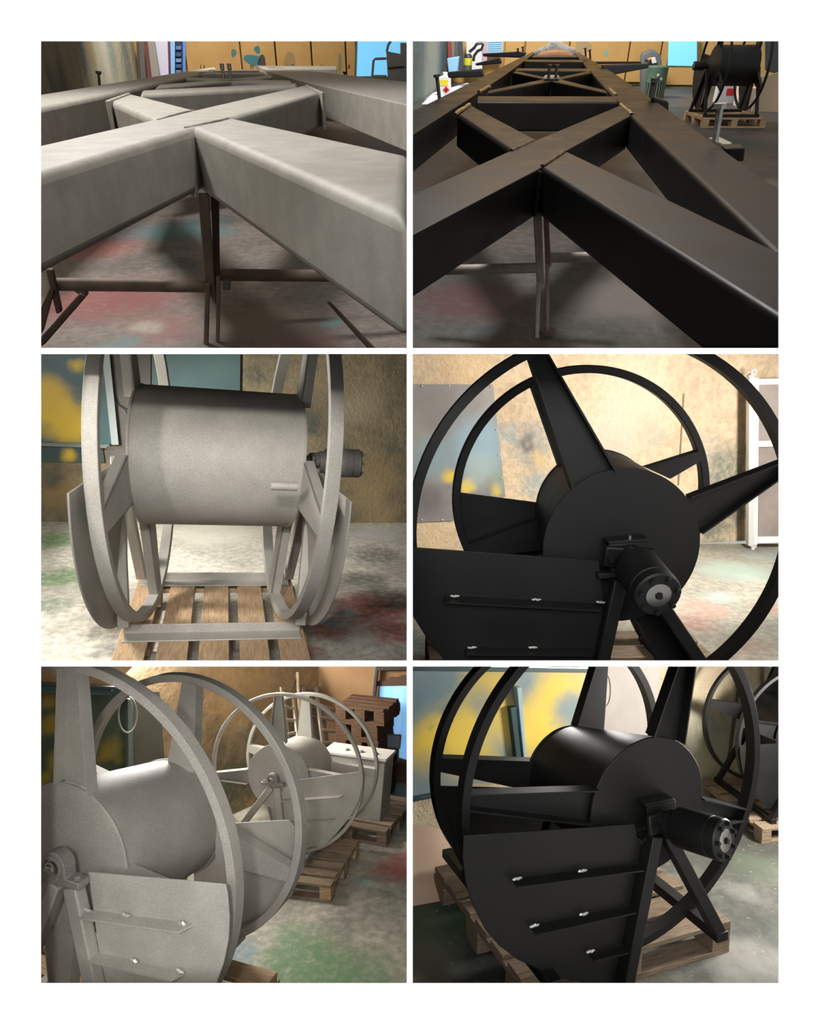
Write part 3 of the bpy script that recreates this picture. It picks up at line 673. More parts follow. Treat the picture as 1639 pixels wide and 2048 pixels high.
# second reel
n5 = V((0, 0, 1)); SB = .6556
Cw = V((-1.1447, 6.4771, -2.4154)) * SB + CAM; aw = V((.2301, .973, .0193))
Cl = A5.Mi @ Cw; al = (A5.Mi.to_3x3() @ aw); al.z = 0; al.normalize()
R5b = A5.sub(mat4(Cl, al.cross(n5), al, n5) @ Matrix.Scale(SB, 4))
P5b = dict(Rn=.75, Rf=.6946, r=.3051, L=.5339, rf=.294, dn=-.0326, df=-.0072, e=(-.064, -.0296), g=(.0347, -.096), tr=.03, wa=.04)
Z5 = lambda p: ((414 + p[0] * 400 / 1639 - 72) / K, (1330 + p[1] * 400 / 1639 - 1325) / K)
t = thing(R5b, 'hose_reel', (0, .27, .15 - H0), 'grey primed hose reel standing behind the foreground reel, ladders beyond it', 'hose reel')
zz = lambda *q: tuple(Z5(p) for p in q)
reel_core(t, R5b, P5b, GREY,
    [zz((510, 640), (555, 235), (650, 640), (615, 235)), zz((330, 850), (55, 878), (330, 975), (55, 935)), zz((830, 850), (1250, 930), (835, 930), (1250, 990)), (-95, .17, .07)],
    [zz((745, 610), (780, 250), (865, 600), (845, 255)), zz((1020, 790), (1385, 845), (1020, 900), (1380, 905)), (172, .16, .07), (-95, .16, .07)])
yg = -.10
gp, _ = guard(t, R5b, zz((740, 940), (1255, 875), (1278, 900), (1272, 990), (1245, 1100), (1180, 1230), (1060, 1380), (960, 1480), (640, 1500), (610, 1040)), yg, GREY)
for a, b in (zz((600, 1098), (1120, 1062)), zz((640, 1280), (1060, 1252))): rib(t, R5b, a, b, yg, GREY, gp, .045, .004)
bearing(t, R5b.y(*Z5((540, 932)), yg - .03), .85, GREYD)
for a, b in (zz((525, 1000), (290, 1310)), zz((575, 1000), (625, 1480))):
    part(t, 'stand_leg', MB().bar(R5b.y(*a, yg - .02), R5b.y(*b, yg - .02), .06, .05, (0, 1, 0)), GREY, .006)
for s in (-1, 1): part(t, 'stand_leg', MB().bar((0, .66, -.1), (s * .2, .66, .2 - H0), .05, .05, (0, 1, 0)), GREY, .006)
for x in (-.4, .2): part(t, 'base_bar', MB().box(x - .025, x + .025, yg - .05, .7, .15 - H0, .2 - H0), GREY, .004)
# pallet of the second reel
F5b = A5.sub(mat4(V((Cl.x, Cl.y, 0)), al.cross(n5), al, n5) @ Matrix.Scale(SB, 4))
q1 = F5b.z(1392, 845, .15); q2 = F5b.z(1285, 975, .15)
pallet(F5b, q2.x - 1.3, q2.x, q2.y, max(q1.y, q2.y + .8), 0, 'brown pallet between the two grey reels', (WOODG, WOODX), 6, .15)
# tank on its pallet behind
q0 = A5.z(1390, 690, .1); q1 = A5.z(1500, 690, .1)
t = thing(A5, 'steel_tank', A5.z(1450, 690, .11), 'grey primed sheet-steel tank with a lid, on a pallet behind the second reel', 'tank')
def tk(zx, zy, dep): return A5.y(zx, zy, dep)
fb = A5.z(1420, 680, .1).y; top = A5.y(1400, 415, fb).z
xl, xr = A5.y(1262, 640, fb).x, A5.y(1515, 640, fb).x
w = xr - xl
part(t, 'body', MB().hexa([(xl, fb, .1), (xr - .06 * w, fb, .1), (xr - .06 * w, fb + .16, .1), (xl, fb + .16, .1), (xl, fb, top), (xr + .04 * w, fb, top), (xr + .04 * w, fb + .16, top), (xl, fb + .16, top)]), GREY, .004)
part(t, 'lid', MB().box(xl - .01, xr + .07 * w, fb - .012, fb + .163, top, top + .02), plain('pale_lid', (190, 186, 178), .6), .003)
for i in range(3): bolt(t, V((xl + w * (.35 + .25 * i), fb + .05, top + .02)), (0, 0, 1), .012, .012, GREYD)
pallet(A5, xl - .05, xr + .16 * w, fb - .12, fb + .4, 0, 'pallet under the grey tank at the back', (WOODG, WOODG), 6, .1)
# ladders leaning on the wall
def ladder(name, label, foot, head, wfoot, whead, n, mat, off0=.30, off1=.03):
    b0, b1 = foot; h0, h1 = head
    P0, P1 = W5.at(*b0, off0), W5.at(*b1, off0); Q0, Q1 = W5.at(*h0, off1), W5.at(*h1, off1)
    t = thing(A5, 'ladder', (P0 + P1) / 2, label, 'ladder', None)
    part(t, 'rail', MB().bar(P0, Q0, .035, .018, W5.n), mat, .003); part(t, 'rail', MB().bar(P1, Q1, .035, .018, W5.n), mat, .003)
    for i in range(n):
        k = (i + .6) / n
        part(t, 'rung', MB().tube([P0.lerp(Q0, k), P1.lerp(Q1, k)], .013, 8), mat)
LAD = plain('ladder_aluminium', (176, 168, 154), .45, .3)
ladder('ladder', 'aluminium ladder leaning on the wall, tallest, nearest to the pallet stack', zz((955, 700), (1110, 700)), zz((890, 190), (1035, 240)), 0, 0, 5, LAD)
ladder('ladder', 'narrow aluminium ladder leaning on the wall behind the second reel spoke', zz((665, 640), (745, 610)), zz((610, 185), (700, 235)), 0, 0, 4, LAD)
ladder('ladder', 'dim aluminium ladder leaning between the two other ladders', zz((880, 600), (990, 700)), zz((780, 160), (910, 180)), 0, 0, 6, plain('ladder_dull', (130, 122, 110), .5, .2), .22, .02)
p0, p1 = W5.at(*Z5((765, 600)), .2), W5.at(*Z5((742, 60)), .03)
t = thing(A5, 'wooden_pole', p0, 'tall wooden pole with a top hook leaning above the ladders', 'pole')
part(t, 'shaft', MB().tube([p0, p1], .014, 8), wood('pole_wood', (170, 150, 124), (140, 120, 96), (20, 20, 2)))
part(t, 'brace', MB().tube([p1, W5.at(*Z5((695, 210)), .03)], .008, 6), plain('dark_rod', (70, 60, 52), .6))
# stack of pallets against the back wall
zs = [Z5((1060, 360)), Z5((1440, 340))]
q0 = W5b.at(*Z5((1110, 700)), .5); fbx = q0.y
yb = W5b.at(1400, 480).y - .42
x0, x1 = A5.y(*Z5((1075, 500)), yb).x, A5.y(*Z5((1420, 500)), yb).x
ht = A5.y(*Z5((1250, 350)), yb).z; nst = 6
for i in range(nst):
    j = random.uniform(-.03, .03)
    pallet(A5, x0 + j, x1 + j + (.05 if i == nst - 1 else 0), yb, yb + .3, i * ht / nst, 'dark wooden pallet, %s in the stack by the back wall' % (['lowest', 'second from the bottom', 'third from the bottom', 'third from the top', 'second from the top', 'topmost'][i]), (WOODD, WOODD), 4, ht / nst, 'stacked dark pallets')
# doorway with a pale blue curtain and brown reveal
t = thing(A5, 'strip_door', W5b.at(*Z5((1560, 790)), .02), 'bright pale blue plastic door sheet with a painted glow in a dark frame', 'door sheet')
bl = NT('glowing_blue_sheet'); nn = bl.noise(1.5, 3, vec=bl.vec((5, 5, .6))); colr = bl.mix(bl.ramp(nn.outputs[0], .35, .7), lin((120, 180, 232)), lin((168, 206, 240)))
bl.l.new(colr, bl.b.inputs['Emission Color']); bl.b.inputs['Emission Strength'].default_value = .75; BLUE = bl.done(colr, .5)  # emission stands in for light through the sheet, none is behind it
part(t, 'sheet', W5b.sheet(zz((1420, 160), (1700, 150), (1700, 790), (1380, 700)), .01, .01), BLUE)
part(t, 'frame', W5b.sheet(zz((1390, -20), (1412, -20), (1380, 330), (1355, 330)), .02, .04), plain('dark_frame', (60, 58, 58), .6), .003)
part(t, 'lintel', W5b.sheet(zz((1405, 10), (1700, 5), (1700, 32), (1405, 36)), .02, .04), plain('dark_lintel', (58, 48, 40), .6), .003)
part(t, 'torn_edge', W5b.sheet(zz((1400, 130), (1470, 125), (1500, 95), (1560, 100), (1600, 80), (1700, 78), (1700, 165), (1395, 170)), .015, .012), plain('torn_brown', (84, 60, 44), .8))
part(t, 'lower_panel', W5b.sheet(zz((1480, 790), (1700, 785), (1700, 940), (1480, 930)), .015, .03), mottled('lower_brown', (120, 84, 58), (96, 68, 48), 3, .8))
t = thing(A5, 'wire_basket', W5b.at(*Z5((1520, 775)), .3), 'small wire mesh basket frame standing before the blue door sheet', 'basket')
for a, b in (zz((1470, 575), (1585, 575)), zz((1585, 575), (1575, 680)), zz((1575, 680), (1465, 675)), zz((1465, 675), (1470, 575)), zz((1470, 680), (1465, 780)), zz((1565, 680), (1562, 780))):
    part(t, 'frame_bar', MB().tube([W5b.at(*a, .3), W5b.at(*b, .3)], .008, 6), GREYD)
part(t, 'mesh', W5b.sheet(zz((1475, 580), (1580, 580), (1572, 675), (1470, 672)), .3, .004), plain('mesh_grey', (128, 138, 150), .6))
area('bay_lamp', (-1.6, 4.7, CAMZ - .86), A5.w((.1, 1.8, .8)), .9, 88, (1, .97, .92), .35)
area('bay_lamp', (-2.6, 3.6, CAMZ - .95), A5.w((.2, .3, .5)), .5, 95, (1, .97, .92), .3)
# ------------------------------------------------------------------ middle left bay: grey reel seen square-on over its pallet
def rot3(yaw, pit, rol):
    return (Matrix.Rotation(yaw, 3, 'Z') @ Matrix.Rotation(pit, 3, 'X') @ Matrix.Rotation(rol, 3, 'Y'))
M3 = rot3(.269, -.306, .026)
C3 = V((-.888, 3.26, .253))
X3, Y3, Z3 = M3.col[0], M3.col[1], M3.col[2]
HH = .93
T3 = M3 @ Matrix.Rotation(.26 + .306, 3, 'X')           # the bay's floor is square to its own upright
FX, FY, FZ = T3.col[0], T3.col[1], T3.col[2]
A3 = Frame(mat4(C3 - FZ * HH + CAM, FX, FY, FZ), (72, 700), planes_for(-1, 1))
R3 = A3.sub(Matrix.Translation((0, 0, HH)))
W3 = Wall(A3, (22, 750), (1617, 755))
fl = blotted('floor_paint_and_light_square_reel_bay', (216, 210, 196), (182, 177, 164), fblots(A3, [
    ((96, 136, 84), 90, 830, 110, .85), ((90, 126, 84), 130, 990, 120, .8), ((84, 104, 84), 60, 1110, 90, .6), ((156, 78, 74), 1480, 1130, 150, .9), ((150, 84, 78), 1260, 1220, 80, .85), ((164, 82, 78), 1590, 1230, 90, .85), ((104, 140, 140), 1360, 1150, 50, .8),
    ((110, 144, 144), 1280, 1190, 36, .8), ((96, 96, 92), 1500, 900, 110, .8), ((64, 64, 62), 1530, 1080, 110, .7), ((110, 108, 102), 1430, 1000, 80, .7), ((232, 228, 214), 780, 800, 170, .7), ((200, 204, 204), 1480, 800, 90, .6),  # near-white blot and pale base stand in for strong floor light
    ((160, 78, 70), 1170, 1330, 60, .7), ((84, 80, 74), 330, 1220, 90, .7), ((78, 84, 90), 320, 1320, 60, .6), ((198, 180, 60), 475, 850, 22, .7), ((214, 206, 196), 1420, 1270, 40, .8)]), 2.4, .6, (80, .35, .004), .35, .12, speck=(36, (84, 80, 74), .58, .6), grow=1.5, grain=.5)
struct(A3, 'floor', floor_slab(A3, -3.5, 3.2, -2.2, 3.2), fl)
wl = blotted('wall_plaster_square_reel_bay', (136, 122, 96), (104, 98, 80), W3.blots([
    ((118, 106, 84), 1300, 150, 180, .6), ((150, 138, 116), 1420, 250, 110, .6), ((60, 72, 70), 1180, 300, 70, .7), ((56, 68, 66), 950, 110, 60, .6), ((54, 70, 70), 1540, 640, 50, .85), ((150, 128, 90), 1480, 560, 130, .6), ((148, 122, 80), 100, 620, 120, .6), ((60, 72, 62), 1300, 500, 90, .5), ((74, 84, 78), 1560, 420, 60, .5),
    ((60, 76, 74), 60, 560, 60, .6), ((160, 140, 100), 1500, 690, 110, .5)]), 2.4, .85, (38, .9, .01), .2, .14)
struct(A3, 'wall_back', W3.slab(-1.5, 4.6, 2.4), wl)
B = W3.at(100, 480, .03)
t = thing(A3, 'sprayed_wall_sheet', B, 'teal steel sheet with broad yellow spray hanging left of the square-on grey reel', 'wall sheet')
sm = blotted('sheet_spray_teal_yellow', (52, 82, 86), (62, 92, 94), rel(W3.blots([
    ((206, 172, 30), 100, 270, 150, .97), ((200, 166, 30), 60, 180, 100, .95), ((206, 174, 34), 180, 60, 50, .95), ((204, 170, 30), 160, 330, 110, .95), ((150, 140, 40), 30, 330, 60, .7), ((58, 88, 92), 200, 200, 60, .8), ((50, 78, 82), 60, 60, 70, .8), ((120, 122, 50), 210, 390, 40, .6)]), B), 3, .45, (14, .1, .003), .45, .06, grain=.08)
part(t, 'sheet', W3.sheet([(-90, -60), (300, -60), (355, 410), (-90, 405)], .03, .012), sm, .002)
part(t, 'edge_rail', W3.sheet([(285, -20), (318, -20), (362, 412), (330, 412)], .045, .02), plain('edge_rail_pale', (148, 156, 154), .5), .002)
part(t, 'bottom_rail', W3.sheet([(-90, 398), (322, 410), (322, 428), (-90, 414)], .045, .02), plain('bottom_rail_grey', (104, 112, 110), .5), .002)
B = W3.at(200, 490, .02)
sm = blotted('sheet_spray_dark_teal', (44, 64, 64), (54, 74, 70), rel(W3.blots([((200, 168, 40), 140, 460, 44, .9), ((60, 72, 60), 300, 450, 50, .5)]), B), 3, .5, (14, .1, .003), .4, .05, grain=.08)
single(A3, 'lower_wall_sheet', W3.sheet([(-90, 420), (290, 425), (300, 490), (-90, 488)], .012, .01), sm, B, 'dark teal sheet strip with a yellow patch below the sprayed sheet', 'wall sheet')
single(A3, 'grey_wall_sheet', W3.sheet([(320, -60), (500, -60), (500, 430), (362, 430)], .012, .01), mottled('wall_sheet_charcoal', (74, 70, 66), (92, 88, 82), 3, .6), W3.at(430, 430), 'charcoal sheet on wall between the sprayed sheet and the drum', 'wall sheet')
single(A3, 'teal_wall_sheet', W3.sheet([(505, -60), (892, -60), (888, 260), (505, 260)], .012, .01), mottled('wall_sheet_teal', (62, 84, 84), (74, 94, 92), 2, .55), W3.at(700, 260), 'smooth teal sheet on wall above the grey drum', 'wall sheet')
single(A3, 'black_cable', MB().tube([W3.at(a, b, .06) for a, b in ((330, 190), (350, 235), (390, 260), (405, 300), (408, 380))], .004, 6), plain('cable_black', (30, 30, 30), .5), W3.at(408, 380), 'thin black cable running down the charcoal wall sheet', 'cable')
# reel with slightly toed wheels
Rr, rr, s_, w_, l_, toe = .75, .315, .322, .053, .324, .117
t = thing(R3, 'hose_reel', (0, 0, .15 - HH), 'grey primed hose reel seen square-on between its two wheels', 'hose reel')
U = V((1, 0, 0)); ax = {}
for sg in (-1, 1):
    n = V((1, sg * toe * math.cos(.566), -sg * toe * math.sin(.566))).normalized(); z = (V((0, 0, 1)) - n * n.z).normalized(); x = z.cross(n).normalized(); ax[sg] = (n, x, z)
part(t, 'drum', MB().loft(V((-l_, 0, 0)), rr, V((l_, 0, 0)), rr, ax[-1][1], ax[-1][2], ax[1][1], ax[1][2]), GREY)
for sg in (-1, 1):
    n, x, z = ax[sg]
    part(t, 'end_disc', MB().ring(V((sg * (l_ + .004), 0, 0)), x, z, n, rr + .004, rr * .96, .01, 72), GREY)
    part(t, 'wheel_ring', MB().ring(V((sg * (s_ + w_ / 2), 0, 0)), x, z, n, Rr, .036, w_), GREY, .004)
    c = V((sg * (s_ + .002), 0, 0)); o = V((sg, 0, 0))
    for th, wb, wt in ((100, .13, .075), (10, .16, .075), (190, .22, .10), (280, .13, .075)):
        a = math.radians(th); e = x * math.cos(a) + z * math.sin(a); q = -x * math.sin(a) + z * math.cos(a)
        b1, b2 = c + e * (rr * .9) + q * wb / 2, c + e * (rr * .9) - q * wb / 2
        t1, t2 = c + e * (Rr - .03) + q * wt / 2, c + e * (Rr - .03) - q * wt / 2
        m = MB().prism([b1, t1, t2, b2], o * .007)
        for pa, pb, ins in ((b1, t1, -q), (b2, t2, q)):
            m.hexa([pa, pb, pb + ins * .007, pa + ins * .007, pa + o * .045, pb + o * .045, pb + o * .045 + ins * .007, pa + o * .045 + ins * .007])
        part(t, 'spoke', m, GREY)
    # quarter-round guard outside each wheel, on the viewer's side
    xo = sg * (s_ + w_ + .022)
    q = [V((xo + sg * .117 * math.cos(g) * .78, -.78 * math.cos(g), -.78 * math.sin(g))) for g in [math.radians(k) for k in range(0, 88, 5)]]
    q += [V((xo, -.05, -.78)), V((xo, -.02, 0.0))]
    part(t, 'guard_plate', MB().prism(q, (sg * .008, 0, 0)), GREY, .002)
    for y1 in (-.27, .40):
        part(t, 'stand_leg', MB().bar((sg * (s_ + w_ + .07), 0, 0), (sg * (s_ + w_ + .01), y1, .2 - HH), .05, .05, (1, 0, 0)), GREY, .005)
    part(t, 'axle_stub', MB().lathe(V((sg * l_, 0, 0)), o, [(0, .03), (.16, .03)], 20), GREYD)
for y1 in (-.27, .42):
    part(t, 'base_bar', MB().box(-.39, .39, y1 - .045, y1 + .045, .15 - HH, .158 - HH).box(-.39, .39, y1 + .037, y1 + .045, .15 - HH, .2 - HH), GREY, .003)
# hose stub on the right spoke
p = R3.hit(1140, 596, (s_ - .01, 0, 0), U)
part(t, 'hose_stub', MB().lathe(p, (-1, 0, 0), [(0, .018), (.105, .018), (.105, .012), (.09, .012)], 20), GREY)
mc = V((s_ + .06, 0.02, .02))
m = motor(t, V((s_ + .1, .0, .0)), (1, -.0, 0), .82, GREYD, GREYD)
b0 = A3.z(400, 1262, .15); b1 = A3.z(1140, 1262, .15)
pl = A3.z(372, 1355, .15).x; pr = A3.z(1140, 1355, .15).x
pallet(A3, -.41, .41, -.78, .50, 0, 'new pale pallet running under the square-on grey reel', (WOODY, WOODX), 5, .15, along='y')
spot('bay_lamp', (-2.25, 3.3, CAMZ + .66), A3.w(W3.at(1150, 760)), 300, 72, (1, .97, .92), .12)
area('bay_lamp', (-2.5, 2.9, CAMZ + .5), A3.w((0, 0, .7)), .4, 60, (1, .97, .92), .3)
# ------------------------------------------------------------------ upper left bay: grey primed chassis truss on trestles
HT1, HB1 = 1.605, .423
A1 = truss_room(105, 474, 126.6, .47, HT1, (72, 72), -1)
J1 = A1.z(645, 415, HT1)
YB1 = A1.z(870, 128, HT1).y + 1.2
fl = blotted('floor_paint_grey_truss_bay', (140, 128, 120), (112, 104, 98), fblots(A1, [
    ((140, 70, 68), 330, 1150, 260, .85), ((150, 84, 80), 250, 930, 150, .7), ((80, 118, 124), 640, 850, 170, .85), ((64, 84, 88), 780, 800, 110, .7), ((144, 92, 86), 560, 1270, 150, .7), ((176, 168, 158), 480, 1270, 70, .8),
    ((140, 124, 112), 1000, 1250, 200, .6), ((110, 148, 146), 1300, 1250, 40, .8), ((96, 136, 140), 380, 1340, 70, .7), ((150, 110, 104), 1150, 1330, 130, .6), ((60, 58, 58), 620, 990, 100, .6)]), 1.1, .55, (60, .3, .004), .4, .28, speck=(18, (196, 190, 180), .63, .7), grow=1.5, grain=.5)
struct(A1, 'floor', floor_slab(A1, J1.x - 9, J1.x + 9, J1.y - 5, YB1 + .5), fl)
XL1 = A1.y(440, 100, YB1).x
def bl1(fr, lst, f):
    out = []
    for c, zx, zy, r, amt in lst:
        p = f(zx, zy); q = f(zx + r, zy); out.append((c, p, (q - p).length * .5, amt))
    return out
lw = blotted('wall_smear_grey_truss_bay', (206, 200, 174), (172, 164, 138), bl1(A1, [
    ((70, 112, 116), 200, 80, 40, .7), ((96, 124, 128), 110, 210, 60, .6), ((190, 188, 178), 290, 60, 60, .7), ((74, 120, 126), 330, 80, 40, .6), ((80, 84, 82), 70, 190, 40, .6), ((168, 150, 104), 240, 70, 40, .6), ((84, 116, 128), 395, 120, 40, .7), ((200, 196, 184), 60, 90, 60, .5)],
    lambda a, b: A1.x(a, b, XL1)), .9, .8, (6, .3, .02), .2, .5, vs=(1, 1.3, .5))
struct(A1, 'wall_left', MB().box(XL1 - .2, XL1, J1.y - 5, YB1, 0, 14), lw)
struct(A1, 'wall_back', MB().box(XL1, XL1 + 30, YB1, YB1 + .3, 0, 14), mottled('wall_tan_grey_truss_bay', (176, 138, 78), (166, 128, 70), .5, .8))
def quad_y(fr, pts, y, th): return MB().prism([fr.y(a, b, y) for a, b in pts], (0, th, 0))
# tall cupboards along the back wall
cup = blotted('cupboard_tan', (184, 146, 88), (172, 134, 78), [], .6, .6, (5, .1, .01), .3, grain=.1)
for a, b, lab in ((653, 896, 'tan steel cupboard with slot handles, nearest to the blue doorway'), (896, 1047, 'tan steel cupboard with dark and teal overspray patches'), (1047, 1203, 'tan steel cupboard with a grey overspray patch'), (1203, 1352, 'clean tan steel cupboard'), (1352, 1396, 'narrow tan cupboard beside the light blue panel')):
    base = A1.y((a + b) / 2, 200, YB1 - .35); base.z = 0
    t = thing(A1, 'steel_cupboard', base, lab, 'cupboard', 'tan cupboards along the back wall')
    x0, x1 = A1.y(a + 3, 100, YB1 - .4).x, A1.y(b - 3, 100, YB1 - .4).x
    part(t, 'body', MB().box(x0 + .03, x1 - .03, YB1 - .38, YB1 - .02, 0, 9), plain('cupboard_shadow_gap', (84, 64, 40), .8))
    part(t, 'door', MB().box(x0, x1, YB1 - .44, YB1 - .39, .1, 9), cup, .02)
    for (cc, px, py, rx, ry) in {896: [((58, 112, 116), 945, 105, 34, 26), ((70, 56, 50), 985, 115, 20, 28), ((60, 108, 112), 965, 60, 14, 16)], 653: [((70, 110, 104), 862, 75, 10, 20)], 1047: [((150, 122, 78), 1105, 108, 28, 34), ((96, 120, 100), 1120, 135, 10, 14)], 1203: [((120, 122, 90), 1325, 120, 8, 40)], 1352: []}[a]:
        c = A1.y(px, py, YB1 - .445); u = A1.y(px + rx, py, YB1 - .445) - c; v = A1.y(px, py - ry, YB1 - .445) - c
        n_ = 28; pts = [c + (u * math.cos(g) + v * math.sin(g)) * (1 + .14 * math.sin(2 * g + px) + .1 * math.cos(3 * g + py)) for g in [k * 2 * math.pi / n_ for k in range(n_)]]
        part(t, 'paint_patch', MB().prism(pts, (0, .004, 0)), plain('overspray_%d_%d' % (a, px), cc, .8))
    for hx in ((a + .27 * (b - a)), (a + .33 * (b - a))):
        part(t, 'slot_handle', quad_y(A1, [(hx - 2, 126), (hx + 2, 126), (hx + 2, 142), (hx - 2, 142)], YB1 - .455, .01), plain('slot_dark', (70, 52, 34), .7))
# things standing between left wall and cupboards
for nm, lab, cat, pts, mt, dy in (
    ('steel_pipe', 'dark brown steel pipe standing in the corner by the smeared wall', 'pipe', [(437, 20), (446, 20), (454, 200), (445, 200)], plain('pipe_brown', (84, 62, 50), .6), 1.2),
    ('steel_channel', 'grey green steel channel standing by the smeared wall', 'channel', [(444, 20), (468, 20), (482, 200), (455, 200)], plain('channel_grey', (88, 88, 84), .6), 1.0),
    ('oxide_bar', 'red oxide painted bar standing next to the grey channel', 'bar', [(470, 20), (485, 20), (506, 200), (486, 200)], plain('oxide_red', (104, 52, 52), .6), .9),
    ('grey_sheet', 'grey steel sheet leaning beside the white panel', 'sheet', [(484, 20), (516, 20), (545, 200), (505, 200)], plain('sheet_grey', (146, 140, 130), .6), .8),
    ('lilac_board', 'pale lilac white board beside the blue doorway', 'board', [(516, 10), (575, 10), (580, 200), (546, 200)], plain('panel_lilac', (206, 204, 226), .6), .5),
    ('oxide_bar', 'thin maroon bar between the white panel and the blue door', 'bar', [(574, 10), (584, 10), (588, 200), (580, 200)], plain('maroon', (92, 44, 52), .6), .6)):
    single(A1, nm, quad_y(A1, pts, YB1 - dy, .12), mt, A1.y(pts[2][0], 200, YB1 - dy), lab, cat, bevel=.02)
t = thing(A1, 'blue_door', A1.y(618, 200, YB1 - .5), 'light blue door standing open with dark blue shelf contents', 'door')
part(t, 'leaf', quad_y(A1, [(584, 10), (606, 10), (606, 200), (588, 200)], YB1 - .5, .1), plain('door_light_blue', (140, 186, 240), .5), .02)
part(t, 'recess', quad_y(A1, [(606, 10), (640, 10), (640, 200), (606, 200)], YB1 - .3, .1), plain('recess_navy', (34, 48, 86), .7))
part(t, 'edge', quad_y(A1, [(640, 10), (653, 10), (653, 200), (640, 200)], YB1 - .5, .1), plain('door_blue_edge', (88, 136, 206), .5), .02)
for k, (zy, c) in enumerate(((55, (90, 120, 170)), (85, (52, 74, 120)), (110, (110, 140, 186)), (135, (60, 82, 130)), (160, (90, 112, 150)))):
    part(t, 'shelf_item', quad_y(A1, [(609, zy - 11), (634, zy - 12), (634, zy + 6), (609, zy + 6)], YB1 - .42, .1), plain('shelf_item_%d' % k, c, .6), .03)
t = thing(A1, 'light_blue_panel', A1.y(1500, 180, YB1 - .5), 'bright light blue panel at the right end of the back wall', 'panel')
lb = NT('panel_sky_blue_glow'); nn = lb.noise(.8, 3); cc = lb.mix(nn.outputs[0], lin((110, 196, 246)), lin((128, 208, 250)))
lb.l.new(cc, lb.b.inputs['Emission Color']); lb.b.inputs['Emission Strength'].default_value = .55; SKYB = lb.done(cc, .6)  # built-in glow, no light stands behind the panel
part(t, 'sheet', quad_y(A1, [(1402, -20), (1800, -20), (1800, 176), (1396, 176)], YB1 - .5, .05), SKYB, .01, label='translucent blue sheet with a painted glow')
part(t, 'edge_post', quad_y(A1, [(1396, -20), (1403, -20), (1397, 180), (1389, 180)], YB1 - .55, .1), plain('edge_brown', (96, 84, 66), .6), .01)
yg = A1.z(1560, 205, HT1).y + 1.5
t = thing(A1, 'steel_frame_piece', A1.y(1560, 196, yg), 'grey primed frame piece with a curved guard before the light blue panel', 'steel piece')
part(t, 'plate', quad_y(A1, [(1528, 66), (1532, 130), (1536, 200), (1800, 230), (1800, 30), (1590, 30), (1590, 78)], yg, .03), GREYD, .01)
for pts in (((1466, 182), (1472, 108), (1480, 100), (1528, 98)), ((1470, 176), (1528, 176)), ((1530, 68), (1536, 40), (1550, 18), (1560, -10))):
    part(t, 'tube', MB().tube([A1.y(a, b, yg) for a, b in pts], .024, 8), GREYD)
part(t, 'slot', quad_y(A1, [(1536, 138), (1606, 130), (1606, 136), (1536, 144)], yg - .03, .05), plain('slot_black', (20, 20, 20), .7))
# the truss itself
t = thing(A1, 'chassis_truss', V((J1.x, J1.y + 3, HT1 - HB1)), 'grey primed welded box-section chassis truss with crossed braces', 'truss')
def beam(t, fr, ht, hb, pts, mat, bevel, name, drop=0.0):
    P = [fr.z(a, b, ht - drop) for a, b in pts]
    return part(t, name, MB().prism(P, (0, 0, -hb)), mat, bevel)
def bevel_mod(o, w, n):
    pass
BV = .055
beam(t, A1, HT1, HB1, [(-200, 655), (1238, 248), (1172, 213), (-200, 521)], GREY, BV, 'diagonal_brace')
beam(t, A1, HT1, HB1 * 1.06, [(672, 397), (1760, 853), (1760, 546), (855, 355)], GREY, BV, 'diagonal_brace')
beam(t, A1, HT1, HB1, [(318, 282), (525, 368), (700, 322), (412, 250)], GREY, BV, 'diagonal_brace')
beam(t, A1, HT1, HB1 * 1.1, [(-150, 348), (22, 308), (300, 254), (640, 184), (790, 150), (780, 134), (22, 254), (-150, 281)], GREY, BV, 'side_rail')
beam(t, A1, HT1, HB1 * 1.1, [(1900, 360), (1617, 298), (1240, 215), (1130, 188), (1010, 152), (960, 128), (1010, 130), (1310, 165), (1617, 200), (1900, 232)], GREY, BV, 'side_rail')
beam(t, A1, HT1, HB1, [(452, 254), (1140, 222), (1140, 205), (458, 237)], GREY, .05, 'cross_bar')
beam(t, A1, HT1, HB1 * .7, [(520, 226), (835, 200), (1032, 182), (1030, 170), (835, 188), (535, 212)], GREY, .03, 'far_brace')
beam(t, A1, HT1, HB1 * .7, [(652, 190), (830, 198), (1120, 206), (1110, 194), (840, 186), (655, 180)], GREY, .03, 'far_brace')
beam(t, A1, HT1, HB1 * .7, [(700, 166), (1000, 166), (990, 158), (715, 158)], GREY, .02, 'cross_bar')
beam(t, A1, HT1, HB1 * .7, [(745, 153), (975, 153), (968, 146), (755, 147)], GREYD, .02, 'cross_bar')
beam(t, A1, HT1, .3, [(1010, 140), (1312, 146), (1312, 130), (1010, 130)], GREY, .02, 'outrigger_arm')
# end plate, weld seams, studs
P = [A1.z(1172, 213, HT1 + .02), A1.z(1244, 246, HT1 + .02)]
part(t, 'end_plate', MB().prism([P[0], P[1], P[1] - V((0, 0, HB1 * 1.06)), P[0] - V((0, 0, HB1 * 1.06))], (.05, .02, 0)), GREY, .012)
P = [A1.z(320, 281, HT1 + .02), A1.z(412, 248, HT1 + .02)]
part(t, 'end_plate', MB().prism([P[0], P[1], P[1] - V((0, 0, HB1 * 1.06)), P[0] - V((0, 0, HB1 * 1.06))], (-.05, .02, 0)), GREY, .012)
def wseam(t, fr, pts, r, mat, ht):
    Q = []
    for (a, b), (c, d) in zip(pts[:-1], pts[1:]):
        for k in range(10): Q.append(fr.z(a + (c - a) * k / 10, b + (d - b) * k / 10, ht))
    m = MB().tube([q + V((0, 0, random.uniform(-.3, .3) * r)) for q in Q], [r * random.uniform(.75, 1.25) for _ in Q], 8)
    return part(t, 'weld_seam', m, mat)
